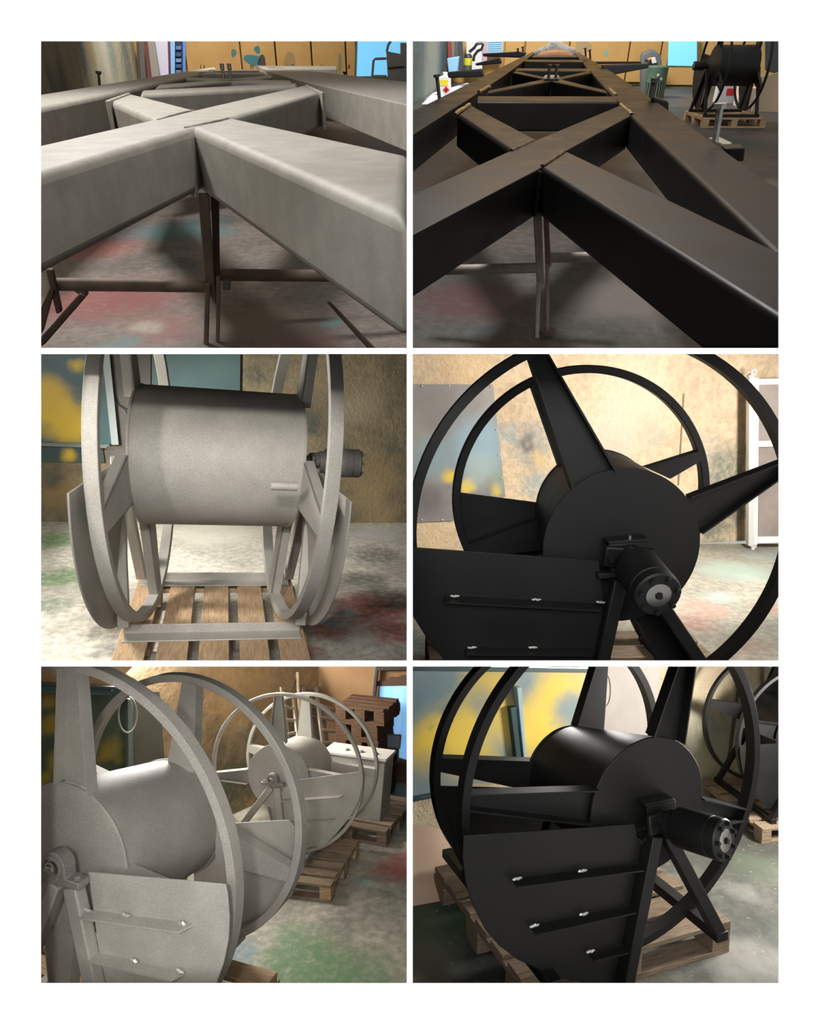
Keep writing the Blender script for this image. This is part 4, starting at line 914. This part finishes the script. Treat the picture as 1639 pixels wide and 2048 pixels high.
wseam(t, A1, [(650, 402), (860, 354)], .008, GREY, HT1)
wseam(t, A1, [(530, 366), (705, 321)], .012, GREY, HT1)
jn = A1.z(648, 410, HT1)
part(t, 'weld_seam', MB().tube([jn + V((0, 0, -.02)) + V((random.uniform(-.006, .006), -.01, -HB1 * k / 14)) for k in range(15)], [.024 * random.uniform(.8, 1.2) for _ in range(15)], 8), GREY)
for zx in (818, 849):
    b = A1.z(zx, 186, HT1); tp = A1.y(zx, 120, b.y)
    part(t, 'stud', MB().lathe(b, (0, 0, 1), [(0, .03), (tp.z - b.z - .12, .03), (tp.z - b.z - .11, .045), (tp.z - b.z, .045)], 10), ZINC)
for zx, y0, y1 in ((273, 208, 138), (1345, 162, 146)):
    b = A1.z(zx, y0, HT1); tp = A1.y(zx - (6 if zx < 500 else 0), y1, b.y); hh = tp.z - b.z
    part(t, 'upright_bolt', MB().lathe(b - V((0, 0, .1)), tp - b, [(0, .024), (hh, .024), (hh + .01, .05), (hh + .05, .05)], 8), plain('dark_bolt', (52, 50, 48), .5))
# trestles
yJ = J1.y + .15
TR = mottled('trestle_rusty_grey', (118, 104, 92), (142, 122, 106), 5, .7)
TRD = mottled('trestle_dark', (84, 66, 58), (104, 84, 74), 5, .7)
t = thing(A1, 'support_trestle', A1.y(762, 1362, yJ), 'rusty welded trestle carrying the grey truss under its crossing', 'trestle')
def tq(pts, y, th, mat, name):
    Q_ = [A1.y(a, b, y) for a, b in pts]
    part(t, name, MB().prism([V((p.x, p.y, min(p.z, HT1 - HB1 - .004))) for p in Q_], (0, th, 0)), mat, .01)
tq([(706, 690), (754, 690), (786, 1180), (738, 1100)], yJ, .06, TR, 'post')
tq([(762, 700), (798, 700), (802, 1080), (778, 1180)], yJ + .08, .06, TRD, 'post')
tq([(738, 1080), (760, 1080), (752, 1380), (730, 1380)], yJ - .05, .04, TR, 'leg')
tq([(786, 1050), (806, 1050), (800, 1380), (784, 1380)], yJ - .02, .04, TR, 'leg')
part(t, 'cross_tube', MB().tube([A1.y(70, 1084, yJ), A1.y(742, 1092, yJ)], .05, 12), TR)
part(t, 'cross_tube', MB().tube([A1.y(800, 1042, yJ + .2), A1.y(1500, 1050, yJ + .2)], .05, 12), TR)
tq([(812, 1070), (850, 1070), (848, 1110), (816, 1112)], yJ, .08, GREYD, 'clamp')
tq([(40, 1020), (72, 1020), (112, 1205), (88, 1215)], yJ - .1, .06, TRD, 'post')
tq([(190, 1125), (218, 1140), (40, 1345), (0, 1370), (0, 1340)], yJ - .12, .06, TRD, 'diagonal')
tq([(60, 1100), (78, 1110), (30, 1290), (-30, 1380), (-30, 1300)], yJ - .12, .06, TRD, 'diagonal')
tq([(150, 1105), (215, 1105), (225, 1135), (205, 1145), (185, 1130)], yJ - .03, .08, TR, 'gusset')
t = thing(A1, 'support_trestle', A1.y(1480, 1380, yJ - .9), 'slanting trestle leg below the right-hand brace of the grey truss', 'trestle')
tq([(1268, 1165), (1285, 1165), (1490, 1375), (1455, 1375)], yJ - .9, .05, TR, 'leg')
area('bay_lamp', A1.w((J1.x - 1.8, J1.y + 4.6, 6.4)), A1.w((J1.x + .2, J1.y + .8, 1)), 1.2, 560, (1, .97, .93))
area('bay_lamp', A1.w((J1.x + 1.2, J1.y - 1.6, 4.6)), A1.w((J1.x - .6, J1.y, 1.2)), .6, 90, (1, .97, .93))  # added fill, lifts the near face of the crossed brace
area('bay_lamp', A1.w((J1.x - 1, YB1 - 10, 8)), A1.w((J1.x - 1.5, YB1, 2)), 3, 1350, (1, .96, .9))
# ------------------------------------------------------------------ upper right bay: the same kind of truss in satin black
HT2, HB2 = 1.172, .284
A2 = truss_room(10, 1110, 77, .84, HT2, (815, 72), 1)
J2 = A2.z(580, 570, HT2)
YB2 = A2.z(1180, 217).y
fl = blotted('floor_paint_black_truss_bay', (96, 92, 88), (72, 72, 70), fblots(A2, [
    ((88, 56, 56), 250, 1150, 200, .8), ((84, 60, 60), 150, 640, 120, .7), ((40, 66, 64), 1180, 330, 160, .9), ((44, 70, 68), 1450, 480, 160, .8), ((46, 68, 66), 1300, 240, 160, .9), ((120, 114, 108), 900, 1150, 220, .6), ((64, 60, 58), 400, 1300, 150, .6), ((110, 104, 98), 960, 570, 80, .7),
    ((120, 116, 108), 1590, 640, 60, .6), ((70, 86, 88), 330, 1280, 60, .5), ((60, 88, 90), 380, 1150, 30, .5), ((150, 148, 144), 120, 260, 120, .7)]), 1.1, .55, (50, .25, .004), .35, .25, speck=(20, (150, 146, 138), .64, .6), grow=1.5, grain=.5)
struct(A2, 'floor', floor_slab(A2, J2.x - 10, J2.x + 14, J2.y - 4, YB2 + .3), fl)
XL2 = A2.y(180, 60, YB2).x
lw = blotted('wall_smear_black_truss_bay', (96, 112, 118), (120, 132, 132), bl1(A2, [((150, 156, 150), 110, 110, 60, .6), ((60, 84, 100), 60, 70, 60, .6), ((78, 100, 84), 40, 220, 60, .6), ((64, 88, 104), 160, 90, 40, .6), ((140, 140, 120), 90, 160, 40, .5)], lambda a, b: A2.x(a, b, XL2)), .9, .7, (5, .3, .02), .3, .5, vs=(1, 1.3, .5))
struct(A2, 'wall_left', MB().box(XL2 - .2, XL2, J2.y - 4, YB2, 0, 10), lw)
wb2 = mottled('wall_tan_black_truss_bay', (196, 156, 96), (184, 144, 86), .5, .8)
struct(A2, 'wall_back', MB().box(XL2, XL2 + 24, YB2, YB2 + .3, 0, 10), wb2)
for a, b, lab in ((420, 508, 'tan cupboard door nearest the pale doorway behind the black truss'), (508, 700, 'tan cupboard behind the plastic bag'), (700, 960, 'wide tan cupboard right of the plastic bag'), (960, 1099, 'tan cupboard behind the green motor'), (1099, 1136, 'narrow tan cupboard beside the bright blue panel')):
    base = A2.y((a + b) / 2, 200, YB2 - .3); base.z = 0
    t = thing(A2, 'steel_cupboard', base, lab, 'cupboard', 'tan cupboards behind the black truss')
    x0, x1 = A2.y(a + 2, 100, YB2 - .3).x, A2.y(b - 2, 100, YB2 - .3).x
    part(t, 'body', MB().box(x0 + .03, x1 - .03, YB2 - .28, YB2 - .02, .02, 6), plain('cupboard_gap', (84, 64, 40), .8))
    part(t, 'door', MB().box(x0, x1, YB2 - .34, YB2 - .29, .1, 6), cup, .015)
    if a in (700,):
        for px, py, rx, ry, cc in ((765, 45, 40, 26, (150, 128, 90)), (865, 75, 10, 14, (110, 150, 140))):
            c = A2.y(px, py, YB2 - .345); u = A2.y(px + rx, py, YB2 - .345) - c; v = A2.y(px, py - ry, YB2 - .345) - c
            part(t, 'paint_patch', MB().prism([c + (u * math.cos(g) + v * math.sin(g)) * (1 + .14 * math.sin(2 * g + px) + .1 * math.cos(3 * g)) for g in [k * math.pi / 14 for k in range(28)]], (0, .004, 0)), plain('patch_%d' % px, cc, .8))
t = thing(A2, 'light_blue_panel', A2.y(1190, 130, YB2 - .35), 'bright sky blue panel above a tan board behind the black reel', 'panel')
part(t, 'sheet', quad_y(A2, [(1140, -20), (1262, -20), (1262, 132), (1134, 130)], YB2 - .35, .05), SKYB, .01, label='translucent blue sheet with a painted glow')
part(t, 'lower_board', quad_y(A2, [(1128, 134), (1262, 134), (1262, 214), (1120, 214)], YB2 - .3, .05), wb2, .01)
single(A2, 'cream_board', quad_y(A2, [(1540, 178), (1617, 160), (1900, 160), (1900, 340), (1500, 330)], A2.z(1560, 332).y, .05), plain('cream_board', (206, 184, 152), .8), A2.z(1560, 332), 'cream board leaning at the right behind the black reel', 'board')
single(A2, 'dark_sheet', quad_y(A2, [(1560, -20), (1900, -20), (1900, 220), (1617, 170), (1560, 150)], A2.z(1560, 300).y, .05), plain('slate_sheet', (66, 72, 76), .6), A2.y(1600, 170, A2.z(1560, 300).y), 'dark slate sheet above the cream board at the right edge', 'sheet')
# left background: pale doorway, pipes, vacuum, blue bin, jug
yl = YB2 - .6
t = thing(A2, 'pale_door', A2.y(340, 130, yl), 'pale bluish doorway with a slatted light blue shutter', 'door')
part(t, 'panel', quad_y(A2, [(255, -20), (325, -20), (325, 150), (255, 150)], yl, .05), plain('pale_panel', (206, 206, 210), .6), .01)
part(t, 'shutter', quad_y(A2, [(345, -20), (415, -20), (415, 70), (345, 75)], yl, .05), plain('shutter_blue', (178, 214, 236), .6), .01)
part(t, 'jamb', quad_y(A2, [(325, -20), (346, -20), (346, 120), (325, 120)], yl - .05, .1), plain('jamb_pink', (178, 150, 160), .6), .01)
for k in range(6): part(t, 'slat', quad_y(A2, [(349, 24 + k * 9), (412, 22 + k * 9), (412, 26 + k * 9), (349, 28 + k * 9)], yl - .03, .03), plain('slat_pale_blue', (150, 194, 222), .6))
for i, (a, b, c, lab) in enumerate(((172, 186, (150, 60, 60), 'thin red pipe standing by the blue smeared wall'), (188, 200, (120, 116, 112), 'grey pipe standing second from the smeared wall'), (203, 216, (76, 92, 104), 'slate blue pipe standing third from the smeared wall'), (218, 238, (60, 66, 78), 'dark channel standing beside the yellow vacuum'))):
    single(A2, 'steel_pipe', quad_y(A2, [(a, -20), (b, -20), (b + 4, 150), (a + 4, 150)], yl - .1 - .05 * i, .1), plain('pipe_%d' % i, c, .5), A2.y(a, 150, yl), lab, 'pipe', 'pipes in the corner', .02)
ybn = YB2 - 1.6
single(A2, 'blue_bin', quad_y(A2, [(170, 98), (222, 90), (214, 165), (178, 168)], ybn, .35), plain('bin_blue', (134, 186, 220), .5), A2.y(195, 166, ybn), 'light blue plastic bin by the corner pipes', 'bin', bevel=.03)
t = thing(A2, 'workshop_vacuum', A2.y(262, 150, ybn), 'yellow and black workshop vacuum with a looped black hose', 'vacuum')
c0, c1 = A2.y(262, 128, ybn), A2.y(262, 76, ybn); hv = (c1 - c0).length; rv = (A2.y(280, 120, ybn) - A2.y(262, 120, ybn)).length
part(t, 'tank', MB().lathe(c0, (0, 0, 1), [(0, rv * .9), (hv * .1, rv), (hv * .62, rv), (hv * .64, rv * .9)], 20), plain('vac_yellow', (190, 186, 50), .5))
part(t, 'motor_head', MB().lathe(c0 + V((0, 0, hv * .64)), (0, 0, 1), [(0, rv), (hv * .15, rv * .95), (hv * .32, rv * .6)], 20), plain('vac_black', (40, 42, 40), .5))
part(t, 'base', MB().lathe(c0 - V((0, 0, hv * .5)), (0, 0, 1), [(0, rv * 1.05), (hv * .5, rv)], 20), plain('vac_base', (64, 66, 60), .6))
part(t, 'hose', MB().tube([A2.y(a, b, ybn - .1) for a, b in ((268, 70), (290, 52), (300, 36), (318, 30), (328, 38), (322, 58), (304, 66), (290, 86), (286, 110))], .04, 8), plain('vac_hose', (30, 30, 30), .4))
yj = A2.z(160, 262).y
t = thing(A2, 'chemical_jug', A2.z(160, 262), 'white plastic jug with yellow label and red hazard diamond', 'jug')
part(t, 'body', quad_y(A2, [(134, 180), (150, 174), (170, 174), (184, 182), (186, 262), (134, 262)], yj, .25), plain('jug_white', (216, 220, 222), .4), .03)
part(t, 'cap', MB().lathe(A2.y(160, 176, yj) + V((0, .12, 0)), (0, 0, 1), [(0, .07), (.08, .07), (.09, .06)], 14), plain('jug_cap', (230, 230, 230), .4))
part(t, 'yellow_label', quad_y(A2, [(140, 192), (176, 192), (176, 216), (140, 216)], yj - .01, .01), plain('label_yellow', (230, 206, 40), .5))
part(t, 'hazard_diamond', quad_y(A2, [(167, 220), (182, 235), (167, 250), (152, 235)], yj - .012, .012), plain('label_red', (214, 22, 36), .5))
part(t, 'flame_mark', quad_y(A2, [(167, 227), (172, 236), (169, 243), (164, 243), (162, 236)], yj - .016, .004), plain('flame_black', (40, 8, 10), .5))
single(A2, 'white_floor_cloth', MB().prism([A2.z(a, b, .004) for a, b in ((60, 300), (110, 250), (260, 205), (330, 230), (300, 300))], (0, 0, .01)), plain('white_cloth', (206, 214, 222), .7), A2.z(200, 260), 'white covering lying on the floor at the left of the black truss', 'cloth')
# the truss
t = thing(A2, 'chassis_truss', V((J2.x, J2.y + 3, HT2 - HB2)), 'satin black welded box-section chassis truss with crossed braces', 'truss')
BV = .028
bm2 = lambda pts, nm, hb=HB2, bv=BV, mt=BLACKT: beam(t, A2, HT2, hb, pts, mt, bv, nm)
bm2([(-200, 985), (22, 868), (568, 582), (692, 500), (972, 347), (930, 302), (440, 505), (22, 692), (-200, 790)], 'diagonal_brace')
bm2([(585, 572), (1617, 1222), (1800, 1338), (1800, 1030), (1617, 938), (692, 500)], 'diagonal_brace')
bm2([(218, 342), (455, 500), (562, 450), (276, 300)], 'diagonal_brace')
bm2([(-150, 530), (22, 428), (290, 258), (420, 172), (530, 92), (556, 70), (540, 70), (400, 140), (22, 328), (-150, 412)], 'side_rail')
bm2([(1800, 1135), (1617, 958), (1290, 645), (978, 350), (795, 150), (728, 72), (748, 70), (905, 162), (1100, 292), (1617, 662), (1800, 790)], 'side_rail')
bm2([(298, 286), (918, 288), (912, 263), (303, 262)], 'cross_bar', HB2, .02)
bm2([(345, 250), (628, 196), (612, 184), (352, 238)], 'far_brace', .2, .012)
bm2([(628, 198), (872, 250), (862, 236), (648, 184)], 'far_brace', .2, .012)
bm2([(458, 160), (600, 190), (618, 183), (470, 152)], 'far_brace', .2, .012)
bm2([(644, 183), (660, 190), (802, 160), (792, 152)], 'far_brace', .2, .012)
bm2([(470, 152), (800, 154), (796, 142), (474, 141)], 'cross_bar', .24, .012)
bm2([(508, 112), (785, 114), (780, 104), (514, 103)], 'cross_bar', .24, .012)
bm2([(540, 92), (742, 92), (738, 84), (546, 84)], 'cross_bar', .24, .01)
WB = plain('weld_black_gloss', (44, 42, 40), .2)
wseam(t, A2, [(452, 502), (560, 452)], .012, WB, HT2); wseam(t, A2, [(586, 568), (692, 500)], .012, WB, HT2)
wseam(t, A2, [(205, 345), (275, 298)], .022, WB, HT2 - .01); wseam(t, A2, [(930, 300), (982, 352)], .022, WB, HT2 - .01)
wseam(t, A2, [(880, 232), (912, 262)], .02, WB, HT2); wseam(t, A2, [(310, 245), (362, 218)], .02, WB, HT2)
part(t, 'weld_seam', MB().tube([A2.z(577, 583, HT2) + V((random.uniform(-.004, .004), -.004, -.01 - HB2 * k / 15)) for k in range(15)], [.013 * random.uniform(.8, 1.2) for _ in range(15)], 8), WB)
g0 = A2.z(1440, 838, HT2 - .09)
part(t, 'gusset', MB().prism([A2.z(a, b, HT2 - .1) for a, b in ((1436, 848), (1460, 830), (1540, 905), (1660, 1010), (1660, 1075))], (0, 0, .03)), BLACKT, .01)
p0 = A2.z(625, 186, HT2)
part(t, 'stud_plate', MB().prism([A2.z(a, b, HT2 + .01) for a, b in ((590, 190), (662, 190), (655, 180), (600, 180))], (0, 0, .03)), ZINC, .005)
for zx in (614, 645):
    b = A2.z(zx, 184, HT2 + .04); tp = A2.y(zx, 124, b.y); h_ = tp.z - b.z
    part(t, 'stud', MB().lathe(b, (0, 0, 1), [(0, .02), (h_ * .86, .02), (h_ * .87, .034), (h_, .034)], 10), plain('stud_dark_%d' % zx, (78, 78, 76), .35, .7))
DB = plain('bolt_dark', (62, 62, 58), .45, .4)
for zx, y0, zx1, y1, r in ((138, 268, 126, 168, .02), (482, 78, 480, 54, .018), (503, 76, 501, 46, .018), (776, 82, 774, 52, .018), (796, 92, 794, 60, .018)):
    b = A2.z(zx, y0, HT2); tp = A2.y(zx1, y1, b.y); d = tp - b; h_ = d.length
    part(t, 'upright_bolt', MB().lathe(b - d * .3, d, [(0, r), (h_ * 1.18, r), (h_ * 1.19, r * 1.9), (h_ * 1.3, r * 1.9)], 8), DB)
# outrigger arms
for pts, th in (([(172, 160), (322, 146), (330, 178), (176, 184)], .2), ([(292, 122), (400, 96), (410, 120), (300, 130)], .2), ([(325, 78), (480, 68), (520, 74), (500, 96), (330, 90)], .2), ([(840, 128), (1052, 122), (1050, 140), (905, 168), (860, 150)], .2), ([(800, 112), (1020, 112), (1020, 120), (800, 124)], .1)):
    yv = A2.z((pts[0][0] + pts[1][0]) / 2, max(p[1] for p in pts) + 6, HT2 - .1).y
    part(t, 'outrigger_arm', quad_y(A2, pts, yv, th), satin_black('arm_slate_%d' % pts[0][0], (44, 46, 50), .45, .5), .015)
# bracket with long bolt at the right rail
yb_ = A2.z(1380, 490, HT2).y
part(t, 'bracket', quad_y(A2, [(1380, 490), (1474, 488), (1466, 548), (1420, 546)], yb_, .2), BLACKT, .01)
part(t, 'bracket_plate', MB().prism([A2.z(a, b, HT2 - .02) for a, b in ((1310, 456), (1352, 450), (1412, 478), (1390, 490))], (0, 0, .02)), ZINC, .004)
b = A2.y(1340, 462, yb_); tp = A2.y(1362, 318, yb_)
d = tp - b; h_ = d.length
part(t, 'long_bolt', MB().lathe(b, d, [(0, .024), (h_, .024), (h_ + .002, .045), (h_ + .035, .045)], 8), ZINC)
yb2_ = A2.z(1090, 290, HT2).y
part(t, 'bracket', quad_y(A2, [(1058, 262), (1138, 288), (1138, 330), (1090, 330)], yb2_, .2), BLACKT, .01)
part(t, 'upright_bolt', MB().lathe(A2.y(1064, 270, yb2_), (0, 0, 1), [(0, .025), (.14, .025), (.141, .04), (.18, .04)], 8), DB)
# trestle
yJ = J2.y + .1
TRW = mottled('trestle_pale', (178, 170, 162), (148, 136, 128), 5, .6)
t = thing(A2, 'support_trestle', A2.y(570, 1345, yJ), 'pale worn steel trestle carrying the black truss under its crossing', 'trestle')
def under(p, top): return V((p.x, p.y, min(p.z, top)))
def tq2(pts, y, th, mat, name): part(t, name, MB().prism([under(A2.y(a, b, y), HT2 - HB2 - .004) for a, b in pts], (0, th, 0)), mat, .006)
tq2([(548, 740), (586, 740), (594, 1080), (572, 1100), (562, 1080)], yJ, .05, TRW, 'post')
tq2([(592, 740), (614, 740), (626, 1000), (612, 1030), (600, 1000)], yJ + .05, .05, mottled('trestle_pink', (150, 120, 116), (128, 100, 98), 5, .6), 'post')
tq2([(562, 1070), (580, 1070), (572, 1345), (554, 1345)], yJ - .03, .03, TRW, 'leg')
tq2([(600, 1000), (618, 1000), (616, 1290), (602, 1290)], yJ + .0, .03, mottled('trestle_pinkish', (164, 140, 134), (140, 116, 112), 5, .6), 'leg')
part(t, 'cross_tube', MB().tube([A2.y(150, 1022, yJ), A2.y(565, 1012, yJ)], .035, 12), TRW)
part(t, 'cross_tube', MB().tube([A2.y(615, 968, yJ + .15), A2.y(900, 962, yJ + .15)], .035, 12), TRW)
part(t, 'foot', MB().lathe(A2.y(556, 1340, yJ - .03) - V((0, 0, .0)), (0, 0, 1), [(-.01, .08), (.012, .08)], 20), TRD)
part(t, 'foot', MB().lathe(A2.y(608, 1290, yJ), (0, 0, 1), [(-.01, .06), (.012, .06)], 20), TRD)
tq2([(1150, 1215), (1180, 1225), (1215, 1268), (1190, 1270)], yJ - .2, .04, TRD, 'clamp')
# plastic bag
yk = A2.z(650, 80, HT2).y + .3
t = thing(A2, 'plastic_bag', A2.y(650, 82, yk), 'clear plastic bag with orange contents lying on the far end of the black truss', 'bag')
BAG = NT('clear_plastic'); BAG.b.inputs['Transmission Weight'].default_value = .15; BAG.bump(BAG.noise(7, 4).outputs[0], .8, .05); BAGM = BAG.done(lin((222, 220, 214)), .25)
bc_ = A2.y(645, 66, yk)
m = MB().lathe(bc_ - V((0, 0, .16)), (0, 0, 1), [(0, .40), (.06, .45), (.16, .43), (.24, .36), (.30, .24), (.33, .1)], 24)
m.v = [V((bc_.x + (v.x - bc_.x) * 1.0, bc_.y + (v.y - bc_.y) * .5, v.z)) + V((math.sin(v.x * 9 + v.z * 12) * .04, 0, math.cos(v.x * 11) * .04)) for v in m.v]
part(t, 'bag', m, BAGM, smooth=60)
m = MB().lathe(bc_ - V((0, .08, .15)), (0, 0, 1), [(0, .36), (.08, .4), (.15, .3), (.18, .15)], 20)
m.v = [V((v.x, bc_.y + (v.y - bc_.y) * .45 - .32, v.z)) for v in m.v]
part(t, 'contents', m, plain('orange_contents', (222, 150, 90), .6), label='orange contents seen through the plastic')
# green electric motor standing on its end
q = A2.z(1068, 270); q.y += 0
t = thing(A2, 'electric_motor', q, 'green finned electric motor standing upright on the floor beside the black truss', 'electric motor')
tp = A2.y(1068, 130, q.y); hM = tp.z; rM = (A2.y(1116, 240, q.y) - A2.y(1022, 240, q.y)).length / 2
GRN = mottled('motor_green', (84, 108, 92), (66, 90, 76), 3, .5)
part(t, 'housing', MB().lathe(q, (0, 0, 1), [(0, rM * .82), (hM * .5, rM * .82), (hM * .5, rM), (hM * .97, rM), (hM, rM * .92)], 24), GRN)
for k in range(26):
    a = 2 * math.pi * k / 26; e = V((math.cos(a), math.sin(a), 0)); p_ = q + e * rM * .9 + V((0, 0, 0))
    part(t, 'fin', MB().bar(p_, p_ + V((0, 0, hM * .5)), .02, rM * .22, e), plain('fin_green', (108, 116, 100), .5) if k == 0 else bpy.data.materials['fin_green'])
for k in range(3): bolt(t, q + V((math.cos(-1.9 + k * .35) * rM, math.sin(-1.9 + k * .35) * rM, hM * (.62 + .12 * (k % 2)))), V((math.cos(-1.9 + k * .35), math.sin(-1.9 + k * .35), 0)), .028, .03, plain('motor_tag_%d' % k, (190, 196, 170), .4))
# covered grey machine and blue chair behind it
yc = A2.z(1060, 235).y
t = thing(A2, 'grinding_machine', A2.z(1060, 235), 'grey covered machine with a white and orange tool on it, behind the green motor', 'machine')
m = MB().prism([A2.y(a, b, yc) for a, b in ((1018, 240), (1020, 92), (1030, 72), (1050, 70), (1062, 58), (1084, 66), (1104, 84), (1108, 120), (1098, 240))], (0, .5, 0))
part(t, 'cover', m, mottled('cover_grey', (88, 94, 98), (110, 114, 116), 2, .8), .06)
part(t, 'tool_body', quad_y(A2, [(1062, 96), (1080, 92), (1088, 118), (1066, 122)], yc - .15, .12), plain('tool_white', (214, 212, 206), .5), .02)
part(t, 'tool_grip', quad_y(A2, [(1046, 100), (1064, 92), (1066, 102), (1048, 108)], yc - .15, .1), plain('tool_orange', (224, 150, 40), .5), .02)
part(t, 'tool_neck', quad_y(A2, [(1034, 104), (1048, 102), (1050, 112), (1036, 114)], yc - .15, .08), plain('tool_black', (32, 34, 36), .5), .02)
yq = A2.z(1150, 212).y
t = thing(A2, 'blue_chair', A2.z(1150, 212), 'dark blue low chair with pale legs between the motor and the blue panel', 'chair')
NB = plain('chair_navy', (44, 52, 96), .6)
part(t, 'backrest', quad_y(A2, [(1118, 122), (1138, 122), (1150, 190), (1122, 190)], yq + .2, .08), NB, .02)
part(t, 'seat', quad_y(A2, [(1122, 182), (1178, 178), (1180, 192), (1124, 196)], yq, .4), NB, .02)
for a in (1128, 1150, 1174): part(t, 'leg', quad_y(A2, [(a, 192), (a + 5, 192), (a + 4, 214), (a - 2, 214)], yq + .1, .05), plain('chair_leg_%d' % a, (196, 190, 180), .5))
# black reel on a pallet at the right
pf = A2.z(1410, 402); SC = 1.04
FB = A2.sub(Matrix.Translation(A2.z(1418, 402)) @ Matrix.Rotation(math.radians(10), 4, 'Z') @ Matrix.Scale(SC, 4))
pallet(FB, -.6, .62, 0, 1.15, 0, 'pale pallet under the black reel in the upper right view', (WOODX, WOODX), 6, .17)
RB = FB.sub(mat4(V((-.42, .55, H0 + .06)), V((0, -1, 0)), V((1, 0, 0)), V((0, 0, 1))))
t = thing(RB, 'hose_reel', (0, .4, .17 - H0 - .06), 'black hose reel on a pallet beyond the black truss, drum turned to the viewer', 'hose reel')
PB = dict(Rn=.75, Rf=.75, r=.34, L=.74, rf=.34, dn=0, df=0, e=(0, 0), g=(0, 0), tr=.03, wa=.04)
sp = [(80, .18, .08), (170, .18, .08), (260, .18, .08), (-28, .18, .08)]
reel_core(t, RB, PB, BLACK, sp, sp)
for y in (-.1, .84):
    q = [V((.78 * math.cos(a), y, -.78 * math.sin(a))) for a in [math.radians(k) for k in range(180, 92, -7)]] + [V((0, y, -.72)), V((0, y, 0))]
    part(t, 'guard_plate', MB().prism(q, (0, .008, 0)), BLACK)
    for s in (-1, 1): part(t, 'stand_leg', MB().bar((0, y * 1.06 - .02, -.02), (s * .42, y * 1.06 - .02, .22 - H0 - .06), .05, .05, (0, 1, 0)), BLACK, .004)
for s in (-1, 1): part(t, 'base_bar', MB().box(s * .42 - .03, s * .42 + .03, -.16, .92, .17 - H0 - .06, .22 - H0 - .06), BLACK, .004)
motor(t, V((0, -.12, 0)), (0, -1, 0), .9, BLACK, STEEL)
yo = A2.z(1440, 300).y
for px, py, c, lab in ((1395, 180, (206, 206, 206), 'white carton on the floor behind the black reel'), (1470, 260, (222, 206, 200), 'small white box with red mark behind the black reel')):
    p = A2.z(px, 296 if px < 1450 else 310)
    t = thing(A2, 'carton', p, lab, 'box')
    w_ = .3 if px < 1450 else .2
    part(t, 'body', MB().box(p.x - w_, p.x + w_, p.y, p.y + .4, 0, w_ * 2), plain('carton_%d' % px, c, .6), .01)
    part(t, 'mark', MB().box(p.x - w_ * .3, p.x + w_ * .3, p.y - .004, p.y, w_ * .6, w_ * 1.1), plain('carton_red_%d' % px, (200, 40, 40), .5))
area('bay_lamp', A2.w((J2.x - .2, J2.y + 2.0, 5.6)), A2.w((J2.x + .4, J2.y + 1.5, 0)), 1.0, 330, (1, .97, .93))
area('bay_lamp', A2.w((J2.x - 1, YB2 - 6, 6)), A2.w((J2.x + 1, YB2, 1.5)), 2, 1000, (1, .96, .9))
